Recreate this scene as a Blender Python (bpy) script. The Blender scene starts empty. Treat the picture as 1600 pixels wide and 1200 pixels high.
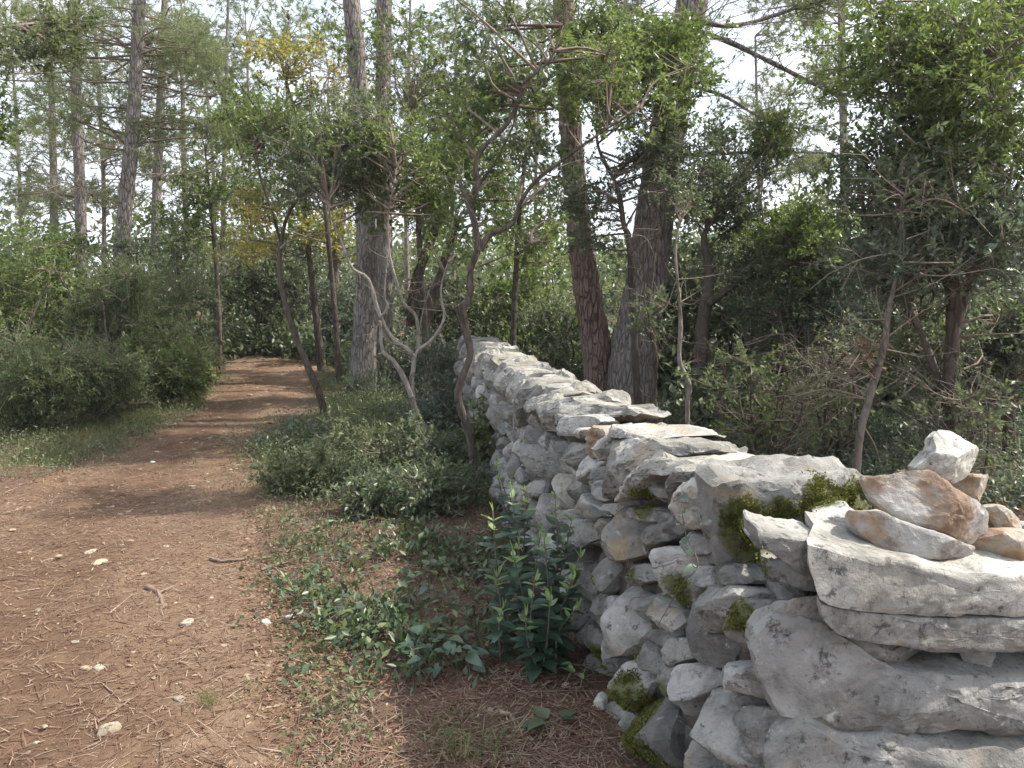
import bpy, bmesh, math, random
import numpy as np
from mathutils import Vector, Matrix

# ------------------------------------------------------------------ camera, world, sun, exposure
S = bpy.context.scene
C = S.collection
CAMH, FPX, PITCH = 1.6, 1230.0, math.radians(7.41)
cam_d = bpy.data.cameras.new('camera'); cam = bpy.data.objects.new('camera', cam_d); C.objects.link(cam)
cam.location = (0, 0, CAMH); cam.rotation_euler = (math.pi / 2 - PITCH, 0, 0)
cam_d.sensor_width = 36.0; cam_d.lens = 36.0 * FPX / 1600.0
cam_d.clip_start = 0.05; cam_d.clip_end = 1500
S.camera = cam
SUN_EL, SUN_AZ = math.radians(50), math.radians(84)
w = bpy.data.worlds.new('World'); S.world = w; w.use_nodes = True
nt = w.node_tree; nt.nodes.clear()
sky = nt.nodes.new('ShaderNodeTexSky'); sky.sky_type = 'NISHITA'; sky.sun_disc = False
sky.sun_elevation = SUN_EL; sky.sun_rotation = SUN_AZ; sky.air_density = 1.0; sky.dust_density = 4.0; sky.ozone_density = 1.0
bg = nt.nodes.new('ShaderNodeBackground'); bg.inputs['Strength'].default_value = 0.15
out = nt.nodes.new('ShaderNodeOutputWorld')
tcw = nt.nodes.new('ShaderNodeTexCoord'); nzw = nt.nodes.new('ShaderNodeTexNoise'); nzw.inputs['Scale'].default_value = 3.5; nzw.inputs['Detail'].default_value = 6
rmw = nt.nodes.new('ShaderNodeMapRange'); rmw.inputs[1].default_value = 0.35; rmw.inputs[2].default_value = 0.62; rmw.inputs[3].default_value = 0.25; rmw.inputs[4].default_value = 0.9
mxw = nt.nodes.new('ShaderNodeMix'); mxw.data_type = 'RGBA'; mxw.inputs[7].default_value = (6.0, 6.4, 7.1, 1)      # thin bright high cloud
nt.links.new(tcw.outputs['Generated'], nzw.inputs['Vector']); nt.links.new(nzw.outputs['Fac'], rmw.inputs[0]); nt.links.new(rmw.outputs[0], mxw.inputs[0])
nt.links.new(sky.outputs[0], mxw.inputs[6]); nt.links.new(mxw.outputs[2], bg.inputs[0]); nt.links.new(bg.outputs[0], out.inputs[0])
sd = bpy.data.lights.new('sun', 'SUN'); sd.energy = 4.2; sd.angle = math.radians(1.2); sd.color = (1.0, 0.94, 0.85)
sun = bpy.data.objects.new('sun', sd); C.objects.link(sun)
tosun = Vector((math.cos(SUN_EL) * math.sin(SUN_AZ), math.cos(SUN_EL) * math.cos(SUN_AZ), math.sin(SUN_EL)))
sun.rotation_euler = tosun.to_track_quat('Z', 'Y').to_euler(); sun.location = tosun * 40
S.view_settings.view_transform = 'Standard'; S.view_settings.look = 'None'
S.view_settings.gamma = 1.0; S.view_settings.use_curve_mapping = False
S.view_settings.exposure = 1.0
S.render.engine = 'CYCLES'
cy = S.cycles
cy.max_bounces = 6; cy.diffuse_bounces = 4; cy.glossy_bounces = 2; cy.transmission_bounces = 4; cy.transparent_max_bounces = 4
cy.use_denoising = True; cy.caustics_reflective = False; cy.caustics_refractive = False
cy.sample_clamp_indirect = 4.0

# ------------------------------------------------------------------ numeric helpers
R = np.random.default_rng(7)
CP, SP = math.cos(PITCH), math.sin(PITCH)

def ray(px, py):
    a = (px - 800.0) / FPX; b = (600.0 - py) / FPX
    return np.array([a, CP + b * SP, -SP + b * CP])
def at(px, py, Y):                      # the place at distance Y (along the view) seen at that photo point
    d = ray(px, py); return np.array([0, 0, CAMH]) + d * (Y / d[1])
def gz(x, y):
    x = np.asarray(x, float); y = np.asarray(y, float)
    z = 0.03 * np.sin(x * 0.9 + 0.4 * y) + 0.025 * np.sin(y * 1.3 - x * 0.5 + 1.0) + 0.012 * np.sin(3.1 * x + 2.3 * y)
    far = np.clip((np.hypot(x, y) - 14) / 20, 0, 1)
    return z * (1 - 0.3 * far) + far * 0.25
def ground_at(px, py):
    d = ray(px, py); t = CAMH / -d[2]
    x, y = d[0] * t, d[1] * t
    return np.array([x, y, float(gz(x, y))])
def nrm(v):
    v = np.asarray(v, float); return v / np.maximum(np.linalg.norm(v, axis=-1, keepdims=True), 1e-9)

def _h(ix, iy, iz, seed):
    n = (ix.astype(np.uint32) * np.uint32(374761393) + iy.astype(np.uint32) * np.uint32(668265263)
         + iz.astype(np.uint32) * np.uint32(2147483647) + np.uint32(seed * 974711 + 13))
    n = (n ^ (n >> np.uint32(13))) * np.uint32(1274126177)
    n = n ^ (n >> np.uint32(16)); n = n * np.uint32(2246822519); n = n ^ (n >> np.uint32(15))
    return n.astype(np.float64) / 4294967295.0 * 2 - 1
def vnoise(P, seed=0):
    P = np.asarray(P, float); i = np.floor(P).astype(np.int64); f = P - i; f = f * f * (3 - 2 * f)
    i = i.astype(np.int64) & 0xffffffff
    r = 0
    for dx in (0, 1):
        for dy in (0, 1):
            for dz in (0, 1):
                wgt = (f[:, 0] if dx else 1 - f[:, 0]) * (f[:, 1] if dy else 1 - f[:, 1]) * (f[:, 2] if dz else 1 - f[:, 2])
                r = r + wgt * _h((i[:, 0] + dx) & 0xffffffff, (i[:, 1] + dy) & 0xffffffff, (i[:, 2] + dz) & 0xffffffff, seed)
    return r
def fbm(P, octs=3, seed=0):
    a, s, r = 1.0, 1.0, 0
    for o in range(octs):
        r = r + a * vnoise(np.asarray(P) * s + 17.3 * o, seed + o); a *= 0.5; s *= 2.1
    return r

# ------------------------------------------------------------------ object helpers
def mesh_np(name, V, tris=None, quads=None, rnd=None, smooth=True):
    me = bpy.data.meshes.new(name)
    V = np.ascontiguousarray(V, dtype=np.float32)
    nt_ = 0 if tris is None else len(tris); nq = 0 if quads is None else len(quads)
    me.vertices.add(len(V)); me.vertices.foreach_set('co', V.ravel())
    idx = []
    if nt_: idx.append(np.asarray(tris, np.int32).ravel())
    if nq: idx.append(np.asarray(quads, np.int32).ravel())
    idx = np.concatenate(idx)
    me.loops.add(len(idx)); me.loops.foreach_set('vertex_index', idx)
    st = np.concatenate([np.arange(nt_) * 3, nt_ * 3 + np.arange(nq) * 4]).astype(np.int32)
    me.polygons.add(nt_ + nq); me.polygons.foreach_set('loop_start', st)
    if smooth: me.polygons.foreach_set('use_smooth', np.ones(nt_ + nq, dtype=bool))
    if rnd is not None:
        at_ = me.attributes.new('rnd', 'FLOAT', 'POINT'); at_.data.foreach_set('value', np.asarray(rnd, np.float32))
    me.update(calc_edges=True); me.validate()
    return me
def link(name, me, mat, parent=None, loc=None, color=None):
    o = bpy.data.objects.new(name, me); C.objects.link(o)
    if mat is not None and not me.materials: me.materials.append(mat)
    if parent is not None: o.parent = parent
    if loc is not None: o.location = loc
    if color is not None: o.color = (*color, 1)
    return o
def tag(o, label=None, cat=None, group=None, kind=None):
    if label: o['label'] = label
    if cat: o['category'] = cat
    if group: o['group'] = group
    if kind: o['kind'] = kind
    return o
def empty(name, loc, label, cat, group=None):
    o = bpy.data.objects.new(name, None); C.objects.link(o); o.location = loc
    o.empty_display_size = 0.1
    return tag(o, label, cat, group)

class Buf:                                # gathers shapes into one mesh
    def __init__(s): s.V, s.T, s.Q, s.Rn, s.n = [], [], [], [], 0
    def add(s, V, tris=None, quads=None, rnd=0.5):
        V = np.asarray(V, float)
        if tris is not None and len(tris): s.T.append(np.asarray(tris) + s.n)
        if quads is not None and len(quads): s.Q.append(np.asarray(quads) + s.n)
        s.V.append(V); s.Rn.append(np.broadcast_to(np.asarray(rnd, float), (len(V),))); s.n += len(V)
    def mesh(s, name, org=(0, 0, 0), smooth=True):
        return mesh_np(name, np.concatenate(s.V) - np.asarray(org), np.concatenate(s.T) if s.T else None,
                       np.concatenate(s.Q) if s.Q else None, np.concatenate(s.Rn), smooth)
    def tube(s, pts, rad, sides=8, rnd=0.5, cap=True):
        V, q, t = tube_geo(pts, rad, sides, cap); s.add(V, t, q, rnd)

def tube_geo(pts, rad, sides=8, cap=True):
    P = np.asarray(pts, float); n = len(P); rad = np.broadcast_to(np.asarray(rad, float), (n,))
    T = np.gradient(P, axis=0); T = nrm(T)
    a = np.array([1.0, 0.2, 0.1]) if abs(T[0][0]) < 0.8 else np.array([0.1, 1.0, 0.2])
    U = np.cross(T[0], a); U /= np.linalg.norm(U)
    th = np.arange(sides) * 2 * math.pi / sides
    V = np.empty((n, sides, 3))
    for k in range(n):
        U = U - T[k] * np.dot(U, T[k]); U /= max(np.linalg.norm(U), 1e-9); W = np.cross(T[k], U)
        V[k] = P[k] + rad[k] * (np.cos(th)[:, None] * U + np.sin(th)[:, None] * W)
    V = V.reshape(-1, 3)
    i = np.arange(n - 1)[:, None] * sides; j = np.arange(sides)[None]; j2 = (j + 1) % sides
    q = np.stack([i + j, i + j2, i + sides + j2, i + sides + j], -1).reshape(-1, 4)
    t = None
    if cap:
        V = np.vstack([V, P[-1:]]); c = len(V) - 1; b = (n - 1) * sides
        t = np.stack([b + np.arange(sides), b + (np.arange(sides) + 1) % sides, np.full(sides, c)], -1)
    return V, q, t
def spline(P, m, rad=None):
    P = np.asarray(P, float); n = len(P)
    E = np.vstack([2 * P[0] - P[1], P, 2 * P[-1] - P[-2]])
    u = np.linspace(0, n - 1 - 1e-6, m); k = u.astype(int); t = (u - k)[:, None]
    p0, p1, p2, p3 = E[k], E[k + 1], E[k + 2], E[k + 3]
    Q = 0.5 * ((2 * p1) + (-p0 + p2) * t + (2 * p0 - 5 * p1 + 4 * p2 - p3) * t ** 2 + (-p0 + 3 * p1 - 3 * p2 + p3) * t ** 3)
    if rad is None: return Q
    return Q, np.interp(u, np.arange(n), rad)
def twig_batch(A, B, r0, r1):             # many thin straight three-sided twigs
    A = np.asarray(A); B = np.asarray(B); n = len(A)
    T = nrm(B - A); X = np.cross(T, np.array([0.31, 0.52, 0.8])); X = nrm(X); Y = np.cross(T, X)
    r0 = np.broadcast_to(np.asarray(r0, float), (n,)); r1 = np.broadcast_to(np.asarray(r1, float), (n,))
    V = np.empty((n, 6, 3))
    for k in range(3):
        a = k * 2 * math.pi / 3; d = math.cos(a) * X + math.sin(a) * Y
        V[:, k] = A + d * r0[:, None]; V[:, 3 + k] = B + d * r1[:, None]
    b = np.arange(n)[:, None, None] * 6
    q = np.array([[0, 1, 4, 3], [1, 2, 5, 4], [2, 0, 3, 5]])[None] + b
    return V.reshape(-1, 3), q.reshape(-1, 4)
def leaf_batch(P, D, N, L, W, fold=0.2):
    n = len(P); D = nrm(D); Sd = nrm(np.cross(D, N)); N = np.cross(Sd, D)
    L = np.broadcast_to(np.asarray(L, float), (n,))[:, None]; W = np.broadcast_to(np.asarray(W, float), (n,))[:, None]
    V = np.empty((n, 4, 3)); M = P + D * L * 0.45
    V[:, 0] = P; V[:, 1] = M + Sd * W * 0.5 + N * fold * W; V[:, 2] = P + D * L; V[:, 3] = M - Sd * W * 0.5 + N * fold * W
    b = np.arange(n)[:, None, None] * 4
    t = np.array([[0, 1, 2], [0, 2, 3]])[None] + b
    return V.reshape(-1, 3), t.reshape(-1, 3)
def rdir(n, zb=0.0):
    v = R.normal(size=(n, 3)); v[:, 2] += zb; return nrm(v)

# ------------------------------------------------------------------ materials
def new_mat(name):
    m = bpy.data.materials.new(name); m.use_nodes = True; t = m.node_tree
    return m, t, t.nodes['Principled BSDF'], t.nodes['Material Output']
def N(t, typ, **kw):
    n = t.nodes.new(typ)
    for k, v in kw.items():
        if k in n.inputs: n.inputs[k].default_value = v
        else: setattr(n, k, v)
    return n
def ramp(t, src, stops):
    r = t.nodes.new('ShaderNodeValToRGB'); e = r.color_ramp.elements
    while len(e) < len(stops): e.new(0.5)
    for k, (p, c) in enumerate(stops):
        e[k].position = p; e[k].color = (*c, 1) if not isinstance(c, (int, float)) else (c, c, c, 1)
    t.links.new(src, r.inputs[0]); return r.outputs[0]
def mixc(t, f, a, b, mode='MIX'):
    m = t.nodes.new('ShaderNodeMix'); m.data_type = 'RGBA'; m.blend_type = mode
    for sock, v in ((m.inputs[0], f), (m.inputs[6], a), (m.inputs[7], b)):
        if isinstance(v, (int, float)): sock.default_value = v
        elif isinstance(v, tuple): sock.default_value = (*v, 1)
        else: t.links.new(v, sock)
    return m.outputs[2]
def obj_coords(t, offset=True):
    tc = N(t, 'ShaderNodeTexCoord')
    if not offset: return tc.outputs['Object']
    oi = N(t, 'ShaderNodeObjectInfo'); mu = N(t, 'ShaderNodeMath', operation='MULTIPLY'); mu.inputs[1].default_value = 57.0
    t.links.new(oi.outputs['Random'], mu.inputs[0])
    ad = N(t, 'ShaderNodeVectorMath', operation='ADD'); t.links.new(tc.outputs['Object'], ad.inputs[0]); t.links.new(mu.outputs[0], ad.inputs[1])
    return ad.outputs[0]
def noise_n(t, co, scale, detail=4, rough=0.55, dist=0.0):
    n = N(t, 'ShaderNodeTexNoise', Scale=scale, Detail=detail, Roughness=rough, Distortion=dist); t.links.new(co, n.inputs['Vector']); return n.outputs['Fac']
def bump(t, bs, hs, dist=0.01, strength=0.6):
    prev = None
    for h, dd, st in hs:
        b = N(t, 'ShaderNodeBump', Strength=st, Distance=dd); t.links.new(h, b.inputs['Height'])
        if prev is not None: t.links.new(prev, b.inputs['Normal'])
        prev = b.outputs[0]
    t.links.new(prev, bs.inputs['Normal'])

def mat_limestone(name='limestone'):
    m, t, bs, o = new_mat(name)
    co = obj_coords(t); oi = N(t, 'ShaderNodeObjectInfo')
    base = ramp(t, noise_n(t, co, 3.5, 5), [(0.3, (0.155, 0.15, 0.135)), (0.45, (0.30, 0.292, 0.268)), (0.66, (0.46, 0.45, 0.42))])
    base = mixc(t, 1.0, base, oi.outputs['Color'], 'MULTIPLY')
    f1 = ramp(t, noise_n(t, co, 6, 9, 0.75, .4), [(0.49, 0.0), (0.62, 0.75)])
    base = mixc(t, f1, base, (0.115, 0.112, 0.10))
    f2 = ramp(t, noise_n(t, co, 26, 7, 0.8), [(0.555, 0.0), (0.63, 0.85)])
    base = mixc(t, f2, base, (0.05, 0.05, 0.048))
    f3 = ramp(t, noise_n(t, co, 15, 5, 0.7), [(0.62, 0.0), (0.7, 0.6)])
    base = mixc(t, f3, base, (0.60, 0.59, 0.55))
    vl = N(t, 'ShaderNodeTexVoronoi', Scale=13.0); t.links.new(mixc(t, .35, co, noise_col(t, co, 8)), vl.inputs['Vector'])
    fl = N(t, 'ShaderNodeMath', operation='MULTIPLY'); t.links.new(ramp(t, vl.outputs['Distance'], [(0.05, .8), (0.32, 0.0)]), fl.inputs[0]); t.links.new(ramp(t, noise_n(t, co, 30, 5, 0.8), [(0.42, 0.0), (0.6, .8)]), fl.inputs[1])
    base = mixc(t, fl.outputs[0], base, ramp(t, noise_n(t, co, 4, 2, .5), [(.46, (0.17, 0.168, 0.155)), (.54, (0.48, 0.48, 0.44))]))
    f4 = ramp(t, noise_n(t, co, 5, 3, 0.6), [(0.6, 0.0), (0.72, 0.55)])
    base = mixc(t, f4, base, (0.34, 0.24, 0.13))
    ma = N(t, 'ShaderNodeAttribute', attribute_name='rnd'); mm = N(t, 'ShaderNodeMath', operation='ADD'); t.links.new(ma.outputs['Fac'], mm.inputs[0]); t.links.new(noise_n(t, co, 26, 7, 0.75), mm.inputs[1])
    base = mixc(t, ramp(t, mm.outputs[0], [(0.78, 0.0), (1.0, 0.85)]), base, ramp(t, noise_n(t, co, 60, 3, 0.7), [(0.35, (0.05, 0.055, 0.018)), (0.65, (0.14, 0.145, 0.04))]))
    t.links.new(base, bs.inputs['Base Color']); bs.inputs['Roughness'].default_value = 0.92; bs.inputs['Specular IOR Level'].default_value = 0.25
    v = N(t, 'ShaderNodeTexVoronoi', Scale=38.0); t.links.new(co, v.inputs['Vector'])
    pit = ramp(t, v.outputs['Distance'], [(0.0, 0.0), (0.35, 1.0)])
    bump(t, bs, [(noise_n(t, co, 11, 8, 0.72), 0.028, 0.7), (noise_n(t, co, 28, 6, 0.7, .5), 0.008, 0.5), (pit, 0.006, 0.35), (noise_n(t, co, 110, 4, 0.7), 0.003, 0.6)])
    return m
def mat_ochre():
    m, t, bs, o = new_mat('ochre_limestone')
    co = obj_coords(t); oi = N(t, 'ShaderNodeObjectInfo')
    base = ramp(t, noise_n(t, co, 7, 6, 0.65), [(0.3, (0.16, 0.085, 0.045)), (0.42, (0.30, 0.20, 0.12)), (0.5, (0.34, 0.295, 0.235)), (0.7, (0.42, 0.39, 0.335))])
    base = mixc(t, 1.0, base, oi.outputs['Color'], 'MULTIPLY')
    f2 = ramp(t, noise_n(t, co, 16, 6, 0.7), [(0.54, 0.0), (0.68, 0.75)])
    base = mixc(t, f2, base, (0.11, 0.085, 0.065))
    t.links.new(base, bs.inputs['Base Color']); bs.inputs['Roughness'].default_value = 0.85
    bump(t, bs, [(noise_n(t, co, 14, 7, 0.7), 0.02, 0.6), (noise_n(t, co, 80, 4, 0.7), 0.004, 0.5)])
    return m
def mat_leaf(name, cols, trans, rough=0.45, tmix=0.35, spec=0.5):
    m, t, bs, o = new_mat(name)
    a = N(t, 'ShaderNodeAttribute', attribute_name='rnd')
    k = len(cols)
    col = ramp(t, a.outputs['Fac'], [(0.08 + 0.84 * i / max(k - 1, 1), c) for i, c in enumerate(cols)])
    t.links.new(col, bs.inputs['Base Color']); bs.inputs['Roughness'].default_value = rough; bs.inputs['Specular IOR Level'].default_value = spec
    tr = N(t, 'ShaderNodeBsdfTranslucent'); tcol = mixc(t, 0.5, col, trans); t.links.new(tcol, tr.inputs['Color'])
    mx = N(t, 'ShaderNodeMixShader', Fac=tmix); t.links.new(bs.outputs[0], mx.inputs[1]); t.links.new(tr.outputs[0], mx.inputs[2])
    t.links.new(mx.outputs[0], o.inputs['Surface']); return m
def mat_bark(name, dark, mid, light, sc=(9, 9, 1.6), bd=0.03, stain=None):
    m, t, bs, o = new_mat(name)
    co = obj_coords(t)
    mp = N(t, 'ShaderNodeMapping'); mp.inputs['Scale'].default_value = sc; t.links.new(co, mp.inputs['Vector'])
    n1 = noise_n(t, mp.outputs[0], 2.2, 7, 0.68, 0.6)
    v = N(t, 'ShaderNodeTexVoronoi', Scale=1.5, feature='DISTANCE_TO_EDGE'); 
    wob = mixc(t, 0.25, mp.outputs[0], noise_col(t, mp.outputs[0], 1.5)); t.links.new(wob, v.inputs['Vector'])
    crack = ramp(t, v.outputs['Distance'], [(0.0, 0.25), (0.14, 1.0)])
    col = ramp(t, n1, [(0.28, dark), (0.5, mid), (0.75, light)])
    col = mixc(t, crack, dark, col)
    big = ramp(t, noise_n(t, co, 1.4, 4, 0.6), [(0.45, 0.0), (0.7, 0.6)])
    col = mixc(t, big, col, stain or light)
    t.links.new(col, bs.inputs['Base Color']); bs.inputs['Roughness'].default_value = 0.95; bs.inputs['Specular IOR Level'].default_value = 0.2
    bump(t, bs, [(crack, bd, 0.8), (n1, bd * 0.6, 0.8)])
    return m
def noise_col(t, co, scale):
    n = N(t, 'ShaderNodeTexNoise', Scale=scale, Detail=2.0); t.links.new(co, n.inputs['Vector']); return n.outputs['Color']
def mat_soil(name, cols, grey, wear=False):
    m, t, bs, o = new_mat(name)
    co = obj_coords(t, False)
    n0 = noise_n(t, co, 0.7, 5, 0.6); n1 = noise_n(t, co, 5, 7, 0.7); n2 = noise_n(t, co, 45, 6, 0.75)
    c = ramp(t, n1, [(0.3, cols[0]), (0.5, cols[1]), (0.7, cols[2])])
    c = mixc(t, ramp(t, n0, [(0.4, 0.0), (0.58, 0.9)]), c, ramp_col(t, n2, cols[3], grey))
    c = mixc(t, ramp(t, n2, [(0.52, 0.0), (0.62, 0.75)]), c, (0.075, 0.042, 0.028))
    mp = N(t, 'ShaderNodeMapping'); mp.inputs['Scale'].default_value = (1, 2.2, 1); mp.inputs['Rotation'].default_value = (0, 0, 0.6); t.links.new(co, mp.inputs['Vector'])
    n3 = noise_n(t, mp.outputs[0], 70, 4, 0.7)
    c = mixc(t, ramp(t, n3, [(0.60, 0.0), (0.68, 0.8)]), c, (0.40, 0.31, 0.22))
    if wear:
        wa = N(t, 'ShaderNodeAttribute', attribute_name='rnd'); wm = N(t, 'ShaderNodeMath', operation='MULTIPLY'); wm.inputs[1].default_value = .8; t.links.new(wa.outputs['Fac'], wm.inputs[0])
        c = mixc(t, wm.outputs[0], c, ramp(t, n1, [(.35, (.085, .05, .031)), (.65, (.155, .098, .062))]))
    t.links.new(c, bs.inputs['Base Color']); bs.inputs['Roughness'].default_value = 1.0; bs.inputs['Specular IOR Level'].default_value = 0.1
    bump(t, bs, [(n1, 0.05, 0.5), (n2, 0.015, 0.8), (n3, 0.008, 0.6)])
    return m
def ramp_col(t, src, a, b): return ramp(t, src, [(0.4, a), (0.6, b)])
def mat_plain(name, cols, rough=0.9, var_attr=True):
    m, t, bs, o = new_mat(name)
    a = N(t, 'ShaderNodeAttribute', attribute_name='rnd')
    k = len(cols)
    c = ramp(t, a.outputs['Fac'], [(0.05 + 0.9 * i / max(k - 1, 1), x) for i, x in enumerate(cols)])
    n = noise_n(t, obj_coords(t), 30, 5, 0.7)
    c = mixc(t, ramp(t, n, [(0.45, 0.0), (0.7, 0.5)]), c, tuple(0.45 * v for v in cols[0]))
    t.links.new(c, bs.inputs['Base Color']); bs.inputs['Roughness'].default_value = rough; bs.inputs['Specular IOR Level'].default_value = 0.2
    bump(t, bs, [(n, 0.004, 0.5)])
    return m

M = {}
M['stone'] = mat_limestone(); M['ochre'] = mat_ochre()
M['soil'] = mat_soil('pine_litter_soil', [(0.085, 0.05, 0.037), (0.14, 0.086, 0.062), (0.21, 0.145, 0.106), (0.16, 0.105, 0.075)], (0.16, 0.13, 0.095))
M['path'] = mat_soil('trodden_earth', [(0.112, 0.069, 0.042), (0.18, 0.117, 0.075), (0.275, 0.195, 0.134), (0.22, 0.147, 0.097)], (0.18, 0.13, 0.088), True)
M['bark_pine'] = mat_bark('grey_pine_bark', (0.085, 0.07, 0.06), (0.22, 0.195, 0.175), (0.34, 0.31, 0.28), (21, 21, 4.6), .03)
M['bark_red'] = mat_bark('red_pine_bark', (0.06, 0.042, 0.035), (0.19, 0.13, 0.105), (0.29, 0.225, 0.19), (19, 19, 4.4), .035)
M['bark_smooth'] = mat_bark('smooth_oak_bark', (0.10, 0.085, 0.07), (0.22, 0.19, 0.155), (0.36, 0.33, 0.28), (14, 14, 5), 0.006, (0.40, 0.375, 0.33))
M['bark_dark'] = mat_bark('dark_oak_bark', (0.035, 0.028, 0.023), (0.085, 0.068, 0.055), (0.15, 0.125, 0.1), (14, 14, 5), 0.008)
M['bark_mid'] = mat_bark('brown_sapling_bark', (0.065, 0.053, 0.043), (0.14, 0.118, 0.096), (0.24, 0.21, 0.175), (14, 14, 5), 0.006, (0.22, 0.2, 0.17))
M['twig'] = mat_plain('twig_bark', [(0.12, 0.09, 0.07), (0.22, 0.18, 0.14), (0.32, 0.27, 0.22)])
M['holm'] = mat_leaf('holm_oak_leaf', [(0.05, 0.075, 0.042), (0.085, 0.115, 0.062), (0.12, 0.152, 0.085), (0.17, 0.195, 0.125)], (0.2, 0.27, 0.08), 0.42, 0.42, 0.6)
M['holm_light'] = mat_leaf('young_or_sunlit_leaf', [(0.06, 0.10, 0.035), (0.10, 0.15, 0.05), (0.15, 0.2, 0.065), (0.20, 0.25, 0.09)], (0.25, 0.34, 0.05), 0.4, 0.4, 0.5)  # light green leaf; also paints the sunlit tops of the holm oaks
M['blue'] = mat_leaf('blue_green_leaf', [(0.05, 0.075, 0.052), (0.08, 0.11, 0.075), (0.115, 0.147, 0.105), (0.17, 0.195, 0.15)], (0.17, 0.23, 0.09), 0.42, 0.38, 0.5)
M['heath'] = mat_leaf('fine_shrub_leaf', [(0.06, 0.09, 0.04), (0.10, 0.137, 0.06), (0.15, 0.182, 0.085), (0.21, 0.228, 0.13)], (0.22, 0.28, 0.08), 0.55, 0.42, 0.3)
M['yellow'] = mat_leaf('autumn_oak_leaf', [(0.12, 0.165, 0.055), (0.22, 0.25, 0.075), (0.36, 0.35, 0.10), (0.42, 0.32, 0.10)], (0.55, 0.48, 0.10), 0.6, 0.45, 0.3)
M['verge'] = mat_leaf('verge_leaf', [(0.055, 0.075, 0.035), (0.095, 0.12, 0.055), (0.145, 0.165, 0.08), (0.22, 0.23, 0.13)], (0.2, 0.25, 0.07), 0.55, 0.33, 0.4)
M['needle'] = mat_leaf('pine_needle', [(0.10, 0.13, 0.06), (0.15, 0.185, 0.085), (0.22, 0.25, 0.12)], (0.32, 0.36, 0.14), 0.6, 0.5, 0.3)
M['grass'] = mat_leaf('grass_blade', [(0.07, 0.10, 0.04), (0.13, 0.16, 0.06), (0.22, 0.23, 0.10), (0.30, 0.27, 0.15)], (0.25, 0.3, 0.08), 0.6, 0.35, 0.3)
M['brown'] = mat_leaf('dead_leaf', [(0.11, 0.06, 0.035), (0.17, 0.10, 0.058), (0.25, 0.165, 0.10), (0.36, 0.28, 0.19)], (0.3, 0.16, 0.06), 0.8, 0.2, 0.2)
M['needle_dead'] = mat_leaf('dead_needle', [(0.10, 0.052, 0.036), (0.145, 0.08, 0.055), (0.19, 0.12, 0.083), (0.30, 0.23, 0.165)], (0.3, 0.18, 0.09), 0.8, 0.1, 0.2)
M['moss'] = mat_leaf('moss', [(0.035, 0.042, 0.012), (0.075, 0.085, 0.018), (0.125, 0.13, 0.03), (0.19, 0.18, 0.05)], (0.2, 0.24, 0.03), 0.8, 0.15, 0.2)
M['gloss'] = mat_leaf('laurel_leaf', [(0.033, 0.064, 0.04), (0.05, 0.088, 0.056), (0.075, 0.115, 0.075)], (0.1, 0.2, 0.06), 0.36, 0.2, 0.6)
M['ivy'] = mat_leaf('ivy_leaf', [(0.03, 0.052, 0.03), (0.05, 0.08, 0.042), (0.075, 0.11, 0.052), (0.14, 0.17, 0.06)], (0.15, 0.22, 0.05), 0.4, 0.25, 0.45)
M['tip'] = mat_leaf('young_laurel_leaf', [(0.11, 0.20, 0.05), (0.17, 0.28, 0.08), (0.28, 0.38, 0.17)], (0.35, 0.55, 0.08), 0.4, 0.4, 0.5)
M['cone'] = mat_plain('pine_cone_scale', [(0.06, 0.045, 0.035), (0.10, 0.075, 0.06)])
M['wood'] = mat_plain('dry_wood', [(0.13, 0.085, 0.06), (0.22, 0.16, 0.115), (0.36, 0.29, 0.22)])
M['fill'] = mat_plain('wall_filling', [(0.07, 0.055, 0.042), (0.10, 0.085, 0.07)])

# ------------------------------------------------------------------ the setting: ground and path
def axis(lo, hi, step, far):
    a = np.arange(lo, hi + 1e-6, step); e = []; d, v = step, hi
    while v < far: d *= 1.35; v += d; e.append(v)
    l = []; d, v = step, lo
    while v > -far: d *= 1.35; v -= d; l.append(v)
    return np.concatenate([l[::-1], a, e])
gx, gy = axis(-7, 7, 0.08, 400), axis(1, 17, 0.08, 400)
X, Y = np.meshgrid(gx, gy); Z = gz(X, Y)
nx = len(gx); ny = len(gy)
Z = Z + 0.016 * fbm(np.stack([X.ravel() * 3, Y.ravel() * 3, 0 * X.ravel()], 1), 3).reshape(X.shape)
i = (np.arange(ny - 1)[:, None] * nx + np.arange(nx - 1)[None]).ravel()
g = link('ground', mesh_np('ground', np.stack([X.ravel(), Y.ravel(), Z.ravel()], 1), None, np.stack([i, i + 1, i + nx + 1, i + nx], 1)), M['soil'])
tag(g, kind='structure')
def gzn(x, y):
    x = np.atleast_1d(np.asarray(x, float)); y = np.atleast_1d(np.asarray(y, float))
    return gz(x, y) + 0.016 * fbm(np.stack([x * 3, y * 3, 0 * x], 1), 3)
pl = [(-260, 1260), (-260, 1100), (-230, 960), (-120, 840), (20, 760), (150, 705), (235, 660), (290, 625), (330, 600), (352, 582), (385, 570), (420, 563)]
pr = [(560, 1260), (520, 1100), (455, 960), (425, 860), (405, 790), (415, 720), (435, 670), (455, 640), (472, 615), (488, 595), (505, 582), (540, 575)]
L3 = spline([ground_at(*p) for p in pl], 170); R3 = spline([ground_at(*p) for p in pr], 170)
tt = np.linspace(0, 1, 60)
PX = L3[:, None, :2] * (1 - tt)[None, :, None] + R3[:, None, :2] * tt[None, :, None]
ed = np.abs(tt - 0.5) * 2
wob = fbm(np.stack([PX[..., 0].ravel() * 2.2, PX[..., 1].ravel() * 2.2, 0 * PX[..., 0].ravel()], 1), 4, 5).reshape(PX.shape[:2])
PX[..., 0] += wob * 0.16 * ed[None] ** 2
pz = gzn(PX[..., 0].ravel(), PX[..., 1].ravel()).reshape(PX.shape[:2])
rut = -0.0 * ed
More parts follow.
